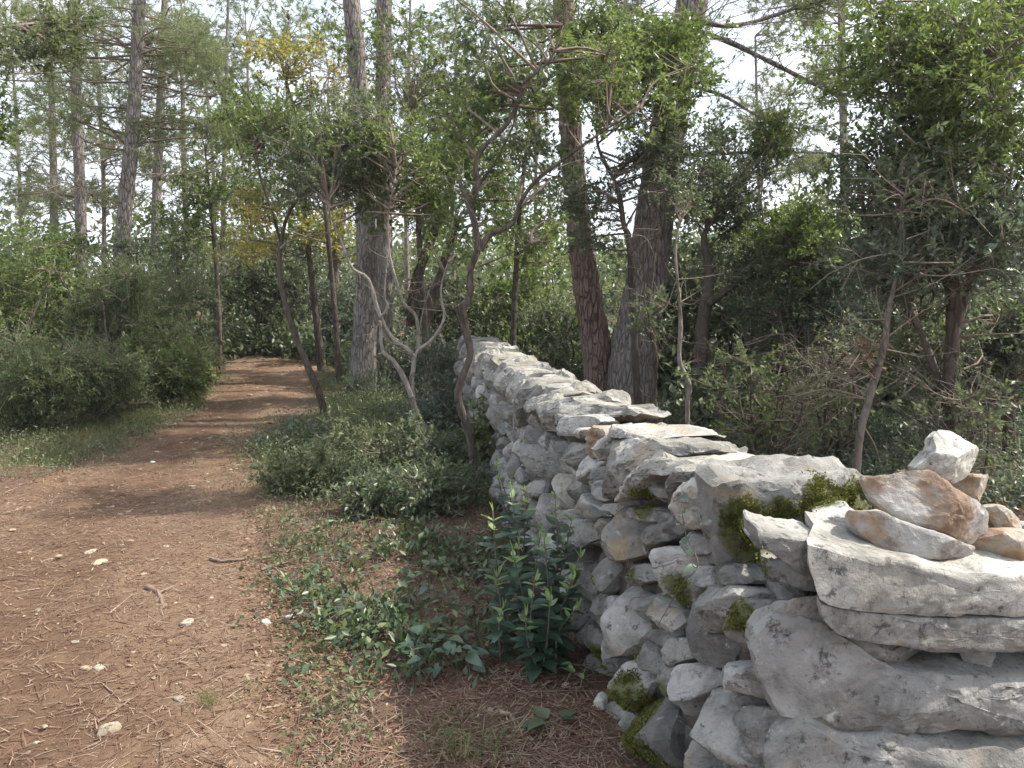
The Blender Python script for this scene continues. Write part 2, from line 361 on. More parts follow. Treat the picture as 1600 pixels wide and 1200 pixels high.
PZ = pz + 0.012 - 0.02 * np.clip(ed[None] - 0.9, 0, 1) * 10
V = np.concatenate([PX.reshape(-1, 2), PZ.reshape(-1, 1)], 1)
i = (np.arange(169)[:, None] * 60 + np.arange(59)[None]).ravel()
pth = link('path', mesh_np('path', V, None, np.stack([i, i + 1, i + 61, i + 60], 1), np.clip(np.broadcast_to(np.exp(-((tt - .42) / .22) ** 2)[None], PX.shape[:2]).ravel() + .35 * fbm(np.stack([V[:, 0] * 1.5, V[:, 1] * .8, 0 * V[:, 0]], 1), 3, 9), 0, 1)), M['path']); tag(pth, kind='structure')

# ------------------------------------------------------------------ stones
def zoomed(x0, y0, sc): return lambda pts: [(x0 + x / sc, y0 + y / sc) for x, y in pts]
WD = math.radians(-10.1)
UU = np.array([math.sin(WD), math.cos(WD), 0.0])          # along the wall, away from the camera
NN = np.array([math.cos(WD), -math.sin(WD), 0.0])         # across the wall, to the right
WX0, BAT = 0.84, 0.06
S_END, S_FAR = 1.50, 8.35
def face_sh(px, py):                                       # photo point -> (s, h) on the wall's left face
    d = ray(px, py); o = np.array([0, 0, CAMH])
    # n.(o+t d) = WX0 + BAT*h
    a = d @ NN - BAT * d[2]; b = WX0 + BAT * (o[2]) - o @ NN
    t = b / a; p = o + d * t
    return np.array([p @ UU, p[2]])
def face_w(uv, wd):                                        # (s,h) + outward -> world
    uv = np.asarray(uv); wd = np.asarray(wd)
    n = WX0 + BAT * uv[..., 1] - wd
    return UU * uv[..., 0:1] + NN * n[..., None] + np.array([0, 0, 1.0]) * uv[..., 1:2]
def end_nh(px, py, s=S_END):
    d = ray(px, py); t = s / (d @ UU); p = np.array([0, 0, CAMH]) + d * t
    return np.array([p @ NN, p[2]])
def end_w(s):
    def f(uv, wd):
        uv = np.asarray(uv); wd = np.asarray(wd)
        return NN * uv[..., 0:1] + UU * (s - wd)[..., None] + np.array([0, 0, 1.0]) * uv[..., 1:2]
    return f
def poly_area(p): x, y = p[:, 0], p[:, 1]; return 0.5 * np.sum(x * np.roll(y, -1) - y * np.roll(x, -1))
def resample(p, n):
    q = np.vstack([p, p[:1]]); d = np.concatenate([[0], np.cumsum(np.linalg.norm(np.diff(q, axis=0), axis=1))])
    t = np.linspace(0, d[-1], n, endpoint=False)
    return np.stack([np.interp(t, d, q[:, 0]), np.interp(t, d, q[:, 1])], 1)
def chaikin(p, k=.12):
    a = p * (1 - k) + np.roll(p, -1, 0) * k; b = p * k + np.roll(p, -1, 0) * (1 - k)
    return np.stack([a, b], 1).reshape(-1, 2)
def stone_geo(poly, to_world, depth=0.25, bulge=None, npts=30, rings=7, cut=0.12, rough=.62, facets=9, slope=0.55, grow=1.0, back=0.8, top=None, wo=0.0, edge=0.05, shear=(0, 0)):
    """a rough stone: outline poly (metres, in its own plane), faceted front standing out of the plane, body of the given depth behind it"""
    p = np.asarray(poly, float)
    if poly_area(p) < 0: p = p[::-1]
    c = p.mean(0); p = c + (p - c) * grow
    p = resample(chaikin(p, cut), npts); p = c + (p - c) * (1 + 0.05 * vnoise(np.column_stack([p * 9 / max(math.sqrt(abs(poly_area(p))) * 4, .3), np.zeros(len(p))]) + R.uniform(0, 50), 2))[:, None]; c = p.mean(0)
    size = math.sqrt(abs(poly_area(p)))
    if bulge is None: bulge = 0.24 * size
    rs = np.linspace(0, 1, rings + 1)[1:] ** 0.75
    ks = [(R.normal(0, slope, 2), R.uniform(0.45, 1.15) * bulge) for _ in range(facets)]
    if top is not None: ks.append((np.array([0, -top[0]]), top[1] * bulge))
    def front(uv, r):
        d = uv - c
        w_ = np.min([a[0] * d[:, 0] + a[1] * d[:, 1] + b for a, b in ks], axis=0)
        return np.maximum(w_, -0.55 * depth) - edge * size * np.clip((r - 0.7) / 0.3, 0, 1) ** 1.8
    lay = [np.array([[c[0], c[1]]])]; ws = [front(lay[0], 0.0)]
    for r in rs:
        q = c + (p - c) * r; lay.append(q); ws.append(front(q, r))
    wE = ws[-1]
    for fr, sc in ((0.15, 1.03), (0.35, 1.0), (0.55, 1.0), (0.78, 0.4 + 0.6 * back), (0.92, back * .92), (1.0, back * 0.7)):
        lay.append(c + (p - c) * (sc * R.uniform(.95, 1.03)) + R.normal(0, .05 * size * fr, 2) + np.asarray(shear) * fr); ws.append(wE * (1 - fr) + (-depth) * fr)
    lay.append(np.array([[c[0], c[1]]])); ws.append(np.array([-depth]))
    uv = np.vstack(lay); wd = np.concatenate(ws) + wo
    V = to_world(uv, wd)
    off = R.uniform(0, 100, 3)
    a1 = 0.075 * size * rough; sc1 = 2.2 / max(size, 0.05); sc2 = 6.5 / max(size, 0.05)
    D_ = [a1 * vnoise((V + off) * sc1, k) + a1 * 0.55 * (fbm((V + off) * sc2, 3, 10 + k)) - a1 * .5 * np.abs(vnoise((V + off) * sc2 * 1.7, 30 + k)) for k in range(3)]
    for k in range(3):
        V[:, k] += D_[k]
    nr = rings + 6; n = npts
    tri = [np.stack([np.zeros(n, int), 1 + np.arange(n), 1 + (np.arange(n) + 1) % n], 1)]
    qd = []
    for k in range(nr - 1):
        b = 1 + k * n; j = np.arange(n); j2 = (j + 1) % n
        qd.append(np.stack([b + j, b + n + j, b + n + j2, b + j2], 1))
    b = 1 + (nr - 1) * n; e = 1 + nr * n
    tri.append(np.stack([np.full(n, e), b + (np.arange(n) + 1) % n, b + np.arange(n)], 1))
    return V, np.concatenate(tri), np.concatenate(qd)
def fpt(px, py): uv = face_sh(px, py); return face_w(uv[None], np.array([.02]))[0]
def ept(px, py, s): uv = end_nh(px, py, s); return end_w(s)(uv[None], np.array([.02]))[0]
mc = [(fpt(1005, 1130), .10), (fpt(1020, 1185), .1), (fpt(985, 1090), .08), (fpt(1030, 1085), .05), (fpt(932, 1040), .08), (fpt(925, 1080), .06), (fpt(1005, 785), .06), (fpt(1020, 790), .04), (fpt(1165, 962), .045),
      (fpt(1055, 925), .06), (fpt(925, 915), .06), (fpt(988, 1010), .05), (fpt(1004, 890), .05), (fpt(900, 900), .05), (fpt(1190, 890), .035), (fpt(985, 890), .04),
      (ept(1270, 785, 1.92), .07), (ept(1210, 790, 1.92), .045), (ept(1340, 780, 1.92), .06), (ept(1165, 830, 1.92), .07), (ept(1155, 800, 1.92), .05), (ept(1310, 795, 1.92), .05), (ept(1372, 790, 1.92), .04), (ept(1195, 880, 1.8), .03), (ept(1245, 975, 1.65), .05)]
MC = np.array([m[0] for m in mc]); MR = np.array([m[1] for m in mc])
STONES = []                                                # world geometry kept for the moss
def put_stone(name, geo, mat, parent, tint, root_loc=(0, 0, 0)):
    V, t, q = geo; c = V.mean(0)
    dm = np.linalg.norm(V[:, None] - MC[None], axis=2) / MR[None]; ms = np.clip(1.5 - dm.min(1), 0, 1) * .9
    me = mesh_np(name, V - c, t, q, ms); me.set_sharp_from_angle(angle=math.radians(24))
    o = link(name, me, mat, parent, Vector(c) - Vector(root_loc), tint)
    STONES.append((V, t, q)); return o
def tint(warm=0.0, val=1.0):
    v = val * R.uniform(0.68, 1.1); k = warm + R.uniform(-0.02, 0.05)
    return (v * (1 + 0.3 * k), v, v * (1 - 0.7 * k))

wall_loc = UU * 4.5 + NN * 1.05
wall_loc = (float(wall_loc[0]), float(wall_loc[1]), 0.0)
wall = empty('dry_stone_wall', wall_loc, 'long dry stone wall of pale grey limestone blocks running along the right of the path', 'wall')

R5 = zoomed(880, 750, 987 / 370.0); R6 = zoomed(780, 560, 4.0); R1 = zoomed(1000, 650, 1309 / 600.0); R2 = zoomed(650, 480, 1429 / 500.0)
# (outline in the photo, depth, tint value, how far it stands out)
faceP = [
 (R5([(160, 370), (215, 440), (285, 490), (285, 640), (240, 745), (175, 735), (172, 560)]), .25, 1.0, .01),
 (R5([(110, 500), (170, 470), (172, 640), (110, 640)]), .2, .9, -.02),
 (R5([(195, 780), (265, 745), (330, 840), (300, 900), (265, 1000), (240, 960), (175, 860)]), .25, 1.05, .03),
 (R5([(250, 690), (290, 660), (345, 740), (345, 830), (270, 750)]), .2, .75, -.02),
 (R5([(265, 890), (350, 850), (455, 1050), (450, 1230), (300, 1230), (250, 1120)]), .25, .6, .0),
 (R5([(370, 760), (410, 750), (440, 830), (360, 960), (350, 800)]), .2, .8, -.02),
 (R5([(440, 790), (500, 750), (560, 790), (625, 830), (500, 930), (470, 1030), (400, 1020), (430, 900)]), .25, 1.05, .015),
 (R5([(480, 970), (560, 880), (640, 850), (700, 1000), (705, 1130), (770, 1230), (620, 1230), (540, 1100), (480, 1040)]), .28, 1.08, .03),
 (R5([(700, 980), (760, 930), (900, 1010), (910, 1080), (850, 1170), (760, 1150), (700, 1060)]), .25, .9, .01),
 (R5([(640, 850), (760, 890), (770, 930), (700, 980), (650, 930)]), .2, .85, -.03),
 (R5([(600, 770), (690, 750), (840, 790), (987, 900), (987, 985), (900, 980), (800, 920), (690, 860), (620, 820)]), .3, 1.05, .02),
 (R5([(455, 530), (520, 510), (600, 620), (640, 700), (600, 800), (530, 760), (460, 680)]), .25, .68, -.01),
 (R5([(540, 470), (580, 420), (680, 440), (730, 480), (720, 560), (620, 640), (540, 590)]), .25, 1.0, .025),
 (R5([(600, 420), (615, 360), (660, 345), (700, 420), (690, 445)]), .18, .9, .0),
 (R5([(630, 620), (720, 500), (830, 490), (835, 600), (800, 700), (720, 730), (630, 670)]), .25, .85, .02),
 (R5([(810, 640), (840, 510), (930, 505), (990, 560), (1000, 650), (900, 690)]), .25, 1.08, .0),
 (R5([(745, 380), (790, 330), (870, 330), (905, 400), (880, 490), (830, 440)]), .2, .9, -.02),
 (R5([(500, 370), (560, 355), (605, 370), (600, 420), (545, 470), (500, 440)]), .2, .95, .0),
 (R5([(340, 290), (440, 280), (530, 310), (500, 370), (470, 460), (400, 480), (350, 420), (325, 330)]), .25, 1.0, .01),
 (R5([(320, 500), (370, 470), (420, 520), (455, 600), (440, 635), (380, 600)]), .22, 1.12, .02),
 (R5([(440, 400), (500, 370), (505, 500), (460, 560), (430, 480)]), .2, .6, -.02),
 (R5([(440, 240), (480, 205), (555, 250), (560, 310), (520, 320)]), .2, 1.1, .0),
 (R5([(290, 290), (330, 190), (390, 175), (450, 220), (390, 260), (350, 290), (300, 340)]), .22, .9, .01),
 (R5([(160, 110), (225, 100), (300, 165), (320, 200), (295, 330), (220, 330), (165, 260)]), .28, 1.1, .03),
 (R5([(390, 150), (420, 140), (465, 190), (440, 240), (390, 210)]), .2, .8, -.01),
 (R5([(265, 110), (320, 110), (390, 160), (340, 180), (280, 150)]), .22, .9, .0),
 (R5([(290, 600), (330, 620), (390, 640), (370, 740), (320, 700)]), .2, .85, -.02),
 (R5([(380, 660), (470, 650), (500, 720), (440, 790), (380, 740)]), .22, .92, .0),
 (R5([(205, 380), (240, 340), (290, 350), (330, 420), (290, 430), (240, 450)]), .2, .85, -.01),
 (R5([(250, 490), (320, 480), (350, 590), (300, 600)]), .2, .95, -.01),
 (R5([(110, 250), (210, 240), (215, 340), (160, 350), (110, 300)]), .2, .75, -.02),
 (R5([(0, 170), (70, 160), (100, 230), (80, 280), (0, 290)]), .2, .85, .0),
 (R5([(30, 60), (70, 60), (130, 150), (100, 165), (40, 100)]), .2, 1.0, .01),
 (R5([(125, 950), (200, 920), (230, 970), (215, 1020), (130, 1020)]), .15, .95, .05),
 (R5([(460, 1040), (540, 1110), (600, 1240), (460, 1240)]), .22, .75, -.01),
 # above and farther
 (R6([(455, 850), (510, 840), (590, 960), (590, 1000), (520, 990), (450, 900)]), .22, 1.0, .0),
 (R6([(460, 820), (480, 680), (530, 610), (640, 630), (600, 680), (520, 800)]), .25, 1.05, .01),
 (R6([(530, 720), (590, 670), (660, 690), (670, 760), (590, 850), (540, 870)]), .22, .95, .0),
 (R6([(550, 870), (600, 780), (660, 720), (680, 870), (600, 920)]), .22, 1.0, .01),
 (R6([(400, 360), (480, 350), (510, 400), (470, 440), (480, 480), (400, 490)]), .25, 1.15, .04),
 (R6([(480, 440), (550, 430), (540, 490), (510, 510)]), .15, 1.1, .03),
 (R6([(410, 540), (440, 520), (530, 540), (520, 600), (430, 740), (380, 750), (370, 640)]), .25, 1.0, .0),
 (R6([(600, 910), (720, 905), (730, 970), (660, 990), (600, 960)]), .2, 1.0, .0),
 (R6([(200, 590), (320, 580), (355, 620), (330, 700), (290, 770), (230, 740)]), .25, .95, .01),
 (R6([(140, 660), (210, 660), (220, 740), (150, 750)]), .2, .9, .0),
 (R6([(160, 780), (260, 760), (270, 870), (160, 860)]), .2, 1.0, .02),
 (R6([(300, 960), (450, 935), (470, 990), (380, 1040), (310, 1060)]), .22, .95, .0),
 (R6([(330, 1060), (440, 1000), (540, 1030), (550, 1110), (450, 1200), (330, 1160)]), .22, .85, -.01),
 (R6([(540, 1000), (600, 1000), (640, 1080), (580, 1120)]), .2, .65, -.02),
 (R6([(740, 960), (800, 920), (900, 990), (860, 1020)]), .2, .9, .0),
 (R6([(800, 925), (900, 930), (980, 1000), (900, 1020)]), .2, .9, -.01),
]
for pts, dep, val, wo in faceP:
    uv = np.array([face_sh(*p) for p in pts])
    uv[:, 0] = np.maximum(uv[:, 0], 1.56); near = uv[:, 0].mean() < 2.6
    put_stone('stone', stone_geo(uv, face_w, dep, npts=52 if near else 34, rings=11 if near else 8, wo=wo, grow=.95), M['stone'], wall, tint(0, val), wall_loc)
# coping stones: set on edge right across the wall, leaning towards the near end
capP = [
 (R6([(680, 600), (730, 420), (830, 350), (950, 330), (970, 560), (870, 650), (790, 880), (700, 890), (660, 680)]), 1.05, 'stone'),
 (R6([(770, 890), (800, 770), (900, 620), (1000, 530), (1080, 500), (1090, 600), (960, 720), (900, 840)]), 1.05, 'stone'),
 (R6([(950, 830), (960, 760), (1060, 650), (1130, 560), (1250, 540), (1290, 620), (1160, 690), (1060, 830), (1000, 960)]), 1.0, 'stone'),
 (R6([(1035, 930), (1050, 850), (1110, 740), (1190, 670), (1300, 640), (1300, 960), (1180, 1060), (1060, 1040)]), .95, 'stone'),
 (R6([(525, 560), (560, 430), (620, 350), (655, 340), (645, 600), (600, 620), (530, 590)]), .8, 'ochre'),
 (R6([(640, 640), (635, 430), (680, 320), (800, 290), (835, 350), (730, 420), (690, 560)]), 1.05, 'stone'),
 (R6([(320, 360), (420, 260), (560, 230), (590, 300), (500, 350), (400, 390), (410, 480), (390, 570), (340, 570)]), 1.0, 'stone'),
 (R6([(235, 420), (250, 300), (330, 220), (400, 260), (330, 340), (320, 470), (270, 480)]), .9, 'stone'),
 (R6([(150, 400), (180, 260), (270, 200), (310, 230), (240, 320), (200, 420)]), .95, 'stone'),
 (R6([(90, 330), (120, 220), (190, 170), (240, 200), (170, 290), (140, 400), (100, 450)]), .95, 'stone'),
 (R5([(585, 190), (590, 70), (625, 0), (660, -20), (650, 60), (610, 300), (600, 355)]), .85, 'stone'),
]
for k, (pts, val, mk) in enumerate(capP):
    uv = np.array([face_sh(*p) for p in pts]); uv[:, 1] = np.minimum(uv[:, 1], 1.03 + R.uniform(-.02, .02))
    put_stone('stone', stone_geo(uv, face_w, R.uniform(.36, .42), npts=60, rings=14, back=.92, wo=R.uniform(-.005, .03), slope=0.45, facets=8, rough=.85, grow=.98), M[mk], wall, tint(0.05 if mk == 'stone' else 0, val), wall_loc)
# Voronoi courses for the rest of the face
def clip(poly, a, b):                                      # keep x.a <= b
    o = []
    for k in range(len(poly)):
        p, q = poly[k], poly[(k + 1) % len(poly)]; dp, dq = p @ a - b, q @ a - b
        if dp <= 0: o.append(p)
        if (dp < 0 < dq) or (dq < 0 < dp): o.append(p + (q - p) * (dp / (dp - dq)))
    return o
def voronoi(s0, s1, h0, h1, du, dv):
    pts = []
    for r_, h in enumerate(np.arange(h0 + dv / 2, h1, dv)):
        x = s0 + R.uniform(0, du)
        while x < s1:
            pts.append((x, h + R.normal(0, dv * 0.16))); x += du * R.uniform(0.55, 1.5)
    pts = np.array(pts); A = np.array([1.0, 1.35])
    out = []
    for p in pts:
        d = np.linalg.norm((pts - p) * A, axis=1); nb = np.argsort(d)[1:16]
        poly = [np.array(v) for v in ((s0, h0), (s1, h0), (s1, h1), (s0, h1))]
        for q in pts[nb]:
            a = (q - p) * A * A; b = a @ ((p + q) / 2); poly = clip(poly, a, b)
            if len(poly) < 3: break
        if len(poly) >= 3: out.append(np.array(poly))
    return out
traced = [np.array([face_sh(*p) for p in q[0]]) for q in faceP]
def covered(c):
    for T in traced:
        if np.all(c > T.min(0) - 0.0) and np.all(c < T.max(0) + 0.0): return True
    return False
bs_ = Buf()
cells = voronoi(1.66, 3.6, -0.05, 0.86, 0.17, 0.13)
for p in cells:
    c = p.mean(0)
    if not covered(c) and c[1] < .8:
        put_stone('stone', stone_geo(p, face_w, 0.2, npts=34, rings=9, wo=R.normal(-.005, .01), grow=.96), M['stone'], wall, tint(0, R.uniform(.75, 1.0)), wall_loc); continue
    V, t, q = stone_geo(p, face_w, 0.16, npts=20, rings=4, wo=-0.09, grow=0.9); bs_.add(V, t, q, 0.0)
cells = voronoi(3.5, S_FAR, -0.05, 0.78, 0.205, 0.14)
for p in cells:
    c = p.mean(0)
    if covered(c): wo = -0.05
    else: wo = R.normal(0.0, 0.018)
    geo = stone_geo(p, face_w, 0.2, npts=30, rings=8, wo=wo, grow=R.uniform(.88, .99), rough=.8)
    put_stone('stone', geo, M['stone'], wall, tint(0.1 if R.uniform() < .12 else 0, R.uniform(.75, 1.1)), wall_loc)
s = 4.35
while s < S_FAR - 0.1:                                     # coping towards the far end
    th = R.uniform(.09, .2); hh = R.uniform(.24, .31); b0 = 0.74 + R.normal(0, .015); ln = R.uniform(.02, .14)
    p = np.array([(s, b0), (s + th, b0), (s + th - ln * .3, b0 + hh * .6), (s + th * .8 - ln, b0 + hh), (s - ln * .8, b0 + hh * R.uniform(.85, 1.0)), (s - ln * .4, b0 + hh * .5)])
    put_stone('stone', stone_geo(p, face_w, R.uniform(.36, .44), npts=34, rings=9, back=.95, wo=R.uniform(-.03, .02), slope=.5, rough=.9, grow=.95), M['stone'], wall, tint(.06, R.uniform(.9, 1.1)), wall_loc)
    s += th * 0.9
for k in range(16):                                        # flat stones bedded on the top of the wall
    s = R.uniform(2.5, S_FAR - .1); n0 = R.uniform(.98, 1.2); r_ = R.uniform(.07, .14)
    a = np.sort(R.uniform(0, 2 * math.pi, 8)); p = np.stack([n0 + r_ * np.cos(a), s + r_ * 1.2 * np.sin(a)], 1)
    f = lambda uv, wd, hz=1.02 + R.uniform(-.03, .02): NN * uv[..., 0:1] + UU * uv[..., 1:2] + np.array([0, 0, 1.0]) * (hz + np.asarray(wd))[..., None]
    put_stone('stone', stone_geo(p, f, .12, npts=26, rings=6, rough=1.1), M['stone'], wall, tint(.08, 1.1), wall_loc)
# near end: the big slab split by a crack, the boulders under it, the mossy upright behind
endP = [
 ([(1256, 850), (1300, 860), (1450, 882), (1740, 894), (1740, 968), (1600, 960), (1400, 956), (1300, 942), (1276, 936), (1264, 900)], 1.50, .27, 1.12, .02, (0.0, 1.0), 1.0),
 ([(1278, 940), (1300, 943), (1400, 957), (1600, 961), (1740, 969), (1740, 1012), (1600, 1010), (1400, 1008), (1320, 994), (1284, 965)], 1.505, .27, 1.05, .02, (0.0, 1.0), 1.0),
 ([(1283, 965), (1350, 1000), (1490, 1008), (1495, 1036), (1430, 1050), (1340, 1022), (1290, 990)], 1.53, .2, .95, .0, None, 1.03),
 ([(1508, 1012), (1575, 1010), (1588, 1035), (1560, 1050), (1520, 1040)], 1.53, .2, .8, -.01, None, 1.03),
 ([(1590, 1012), (1740, 1012), (1740, 1040), (1600, 1045)], 1.54, .3, .85, -.02, None, 1.0),
 ([(1212, 1010), (1240, 985), (1290, 985), (1340, 1022), (1430, 1050), (1560, 1048), (1740, 1040), (1740, 1160), (1560, 1145), (1480, 1130), (1380, 1140), (1290, 1140), (1240, 1125), (1214, 1085), (1206, 1040)], 1.51, .22, .72, .0, (.35, 1.5), 1.02),
 ([(1222, 1150), (1260, 1125), (1300, 1140), (1400, 1145), (1480, 1160), (1560, 1155), (1740, 1165), (1740, 1330), (1215, 1330), (1214, 1190)], 1.51, .22, .92, .03, (.35, 1.6), 1.0),
 ([(1215, 1335), (1480, 1330), (1470, 1560), (1205, 1560)], 1.51, .22, .95, .02, None, 1.0),
 ([(1480, 1330), (1740, 1330), (1740, 1560), (1480, 1560)], 1.51, .22, .95, .0, None, 1.0),
 ([(1122, 760), (1150, 730), (1250, 728), (1345, 738), (1380, 765), (1392, 800), (1392, 860), (1300, 880), (1180, 905), (1145, 905), (1122, 850)], 1.90, .26, .95, .0, None, 1.0),
 ([(1160, 880), (1392, 860), (1392, 960), (1180, 960)], 1.93, .3, .7, -.05, None, 1.0),
 ([(1176, 818), (1212, 828), (1275, 836), (1268, 860), (1258, 887), (1240, 890), (1210, 868), (1178, 842)], 1.60, .15, 1.15, .02, (1.0, 1.0), 1.0),
 ([(1180, 830), (1200, 840), (1210, 862), (1185, 858), (1172, 840)], 1.78, .15, .9, .0, None, 1.0),
 ([(1285, 815), (1340, 798), (1350, 810), (1345, 835), (1300, 835)], 1.74, .12, 1.12, .0, (1.0, 1.2), 1.0),
 ([(1228, 900), (1262, 905), (1282, 940), (1285, 985), (1240, 985), (1230, 950)], 1.68, .2, .95, -.02, None, 1.0),
 ([(1330, 822), (1350, 825), (1362, 848), (1332, 846)], 1.66, .08, 1.1, .0, (1.0, 1.2), 1.0),
]
for pts, s, dep, val, wo, top, gr in endP:
    uv = np.array([end_nh(*p, s) for p in pts]); uv[:, 1] = np.minimum(uv[:, 1], 1.085)
    big = len(pts) >= 8
    put_stone('stone', stone_geo(uv, end_w(s), dep, bulge=(.02 if s < 1.508 else .05) if big else None, npts=70 if big else 34, rings=14 if big else 8, wo=wo, top=top, slope=(.04 if s < 1.508 else .09) if big and s < 1.8 else (.15 if big else .4),
              grow=gr, back=1.0, cut=.07, shear=(.17, 0) if s < 1.508 else ((.10, 0) if s < 1.55 else (.03, 0)), rough=(.3 if s < 1.508 else .55) if big else .7, edge=(.02 if s < 1.508 else .035) if big else .05), M['stone'], wall, tint(0, val), wall_loc)
# rubble filling inside the wall
cb = Buf()
ns, nh = 90, 12
ss = np.linspace(S_END + .12, S_FAR - .04, ns)
ring = []
for s in ss:
    hs = 0.86 if s > 1.95 else 0.80
    pf = [(WX0 + .12, -.1), (WX0 + .13, .3), (WX0 + .14, .6), (WX0 + .16, hs), (1.10, hs + .03), (1.2, hs), (1.27, .6), (1.3, .3), (1.3, -.1)]
    ring.append([UU * s + NN * a + np.array([0, 0, b]) for a, b in pf])
V = np.array(ring).reshape(-1, 3); V += 0.05 * np.stack([fbm(V * 7, 3, k) for k in range(3)], 1)
kk = 9; i = (np.arange(ns - 1)[:, None] * kk + np.arange(kk - 1)[None]).ravel()
q = np.stack([i, i + kk, i + kk + 1, i + 1], 1)
e0 = np.array([[0, 1, 2], [0, 2, 3], [0, 3, 4], [0, 4, 5], [0, 5, 6], [0, 6, 7], [0, 7, 8]]); e1 = e0[:, ::-1] + (ns - 1) * kk
cb.add(V, np.vstack([e0, e1]), q)
link('wall_core', cb.mesh('wall_core', wall_loc), M['fill'], wall)
o = link('packing_stones', bs_.mesh('packing_stones', wall_loc), M['stone'], wall, None, (.32, .30, .27)); o['kind'] = 'stuff'  # tint darkened so the gaps between face stones look shaded
# ragged right-hand coping so the top reads from above
# ------------------------------------------------------------------ cairn and loose stones lying on the wall: things of their own
Z4 = zoomed(1200, 640, 4.0)
def lay_stone(name, label, cat, pts, s, dep, mk, tn, top=(1.0, 1.2), rough=.7, slope=.5, group=None, facets=8):
    uv = np.array([end_nh(*p, s) for p in pts])
    geo = stone_geo(uv, end_w(s), dep, bulge=.05, npts=64, rings=16, top=top, slope=slope, grow=1.0, back=.7, rough=rough * .8, facets=facets, edge=.03, cut=.05, shear=(.02, -.025))
    o = put_stone(name, geo, M[mk], None, tn); return tag(o, label, cat, group)
G = 'stones of the little cairn on the wall end'
lay_stone('cairn_stone', 'white angular block balanced on the very top of the cairn', 'stone', Z4([(915, 350), (1000, 260), (1040, 230), (1060, 180), (1130, 140), (1200, 150), (1310, 240), (1310, 290), (1245, 430), (1160, 455), (1080, 430), (940, 390)]), 1.66, .09, 'stone', (1.5, 1.48, 1.42), (1.3, 1.1), .4, slope=.22, group=G)
lay_stone('cairn_stone', 'tan flat stone directly under the white top block of the cairn', 'stone', Z4([(885, 410), (930, 400), (1250, 385), (1430, 420), (1470, 490), (1420, 590), (1340, 600), (1180, 520), (1000, 460)]), 1.70, .1, 'ochre', (.82, .86, .9), group=G)
lay_stone('cairn_stone', 'ochre brown slanting slab with a dark notch in the front of the cairn', 'stone', Z4([(690, 455), (900, 445), (1075, 420), (1180, 490), (1350, 600), (1450, 680), (1440, 770), (1380, 820), (1310, 870), (1080, 750), (850, 710), (770, 630), (740, 550)]), 1.585, .11, 'ochre', (.84, .88, .97), (.9, 1.0), .6, slope=.3, group=G)
lay_stone('cairn_stone', 'long thin beige stone at the bottom left of the cairn', 'stone', Z4([(585, 660), (740, 640), (850, 700), (1080, 760), (1320, 870), (1310, 965), (1100, 925), (880, 912), (740, 900), (690, 870), (630, 800), (590, 740)]), 1.56, .12, 'ochre', (.86, .93, 1.05), (.6, 1.0), .45, slope=.22, group=G)
lay_stone('cairn_stone', 'orange brown chunky stone at the bottom right of the cairn', 'stone', Z4([(1310, 880), (1390, 810), (1460, 755), (1600, 750), (1760, 770), (1760, 950), (1600, 945), (1480, 968), (1310, 965)]), 1.575, .13, 'ochre', (.92, .9, .9), (.9, 1.0), .5, group=G)
lay_stone('cairn_stone', 'small rounded grey stone wedged behind the slanting slab of the cairn', 'stone', Z4([(1350, 610), (1440, 585), (1500, 620), (1550, 690), (1530, 750), (1450, 765), (1400, 720)]), 1.66, .1, 'ochre', (.9, .95, 1.0), group=G)
lay_stone('cairn_stone', 'pale grey stone at the right hand edge of the cairn', 'stone', Z4([(1535, 720), (1590, 680), (1700, 690), (1720, 780), (1540, 770)]), 1.68, .1, 'stone', (1.2, 1.2, 1.15), group=G)

# ------------------------------------------------------------------ moss on the wall: thousands of tiny shoots
def moss_patch(centres, count, hgt=0.014):
    Vs = []; Ns = []
    for V, t, q in STONES:
        tr = t if q is None else np.vstack([t, q[:, [0, 1, 2]], q[:, [0, 2, 3]]])
        A, B, D = V[tr[:, 0]], V[tr[:, 1]], V[tr[:, 2]]
        cen = (A + B + D) / 3
        wgt = np.zeros(len(tr))
        for (c, r) in centres: wgt = np.maximum(wgt, np.clip(1.3 - np.linalg.norm(cen - c, axis=1) / r, 0, 1))
        if wgt.max() <= 0: continue
        nn = np.cross(B - A, D - A); ar = np.linalg.norm(nn, axis=1) * 0.5; nn = nrm(nn)
        out_ = nrm(cen - V.mean(0)); nn *= np.sign(np.sum(nn * out_, 1))[:, None]
        wgt *= np.clip(.35 + vnoise(cen * 26, 3) + .6 * vnoise(cen * 60, 5), 0, 1) * np.clip(0.5 + vnoise(cen * 9, 4), 0, 1)
        pr_ = wgt * ar
        if pr_.sum() <= 0: continue
        n = int(count * pr_.sum() * 1000)
        if n < 1: continue
        f = R.choice(len(tr), n, p=pr_ / pr_.sum()); a = R.uniform(size=(n, 1)); b = R.uniform(size=(n, 1)); fl = (a + b) > 1; a = np.where(fl, 1 - a, a); b = np.where(fl, 1 - b, b)
        Vs.append(A[f] + a * (B[f] - A[f]) + b * (D[f] - A[f])); Ns.append(nn[f])
    P = np.concatenate(Vs); Nn = np.concatenate(Ns)
    lump = 0.5 + 0.5 * vnoise(P * 45, 8)
    P = P + Nn * (lump * hgt * 0.9)[:, None]
    D = nrm(Nn + R.normal(0, .7, P.shape)); 
    V, t = leaf_batch(P - D * .003, D, rdir(len(P)), R.uniform(.5, 1.1, len(P)) * hgt * .85, .0058, .3)
    return V, t, np.repeat(np.clip(0.35 + lump * .5 + R.normal(0, .12, len(P)), 0, 1), 4)
V, t, rn = moss_patch(mc, 560, .011)
o = link('moss', mesh_np('moss', V - np.array(wall_loc), t, None, rn), M['moss'], wall); o['kind'] = 'stuff'

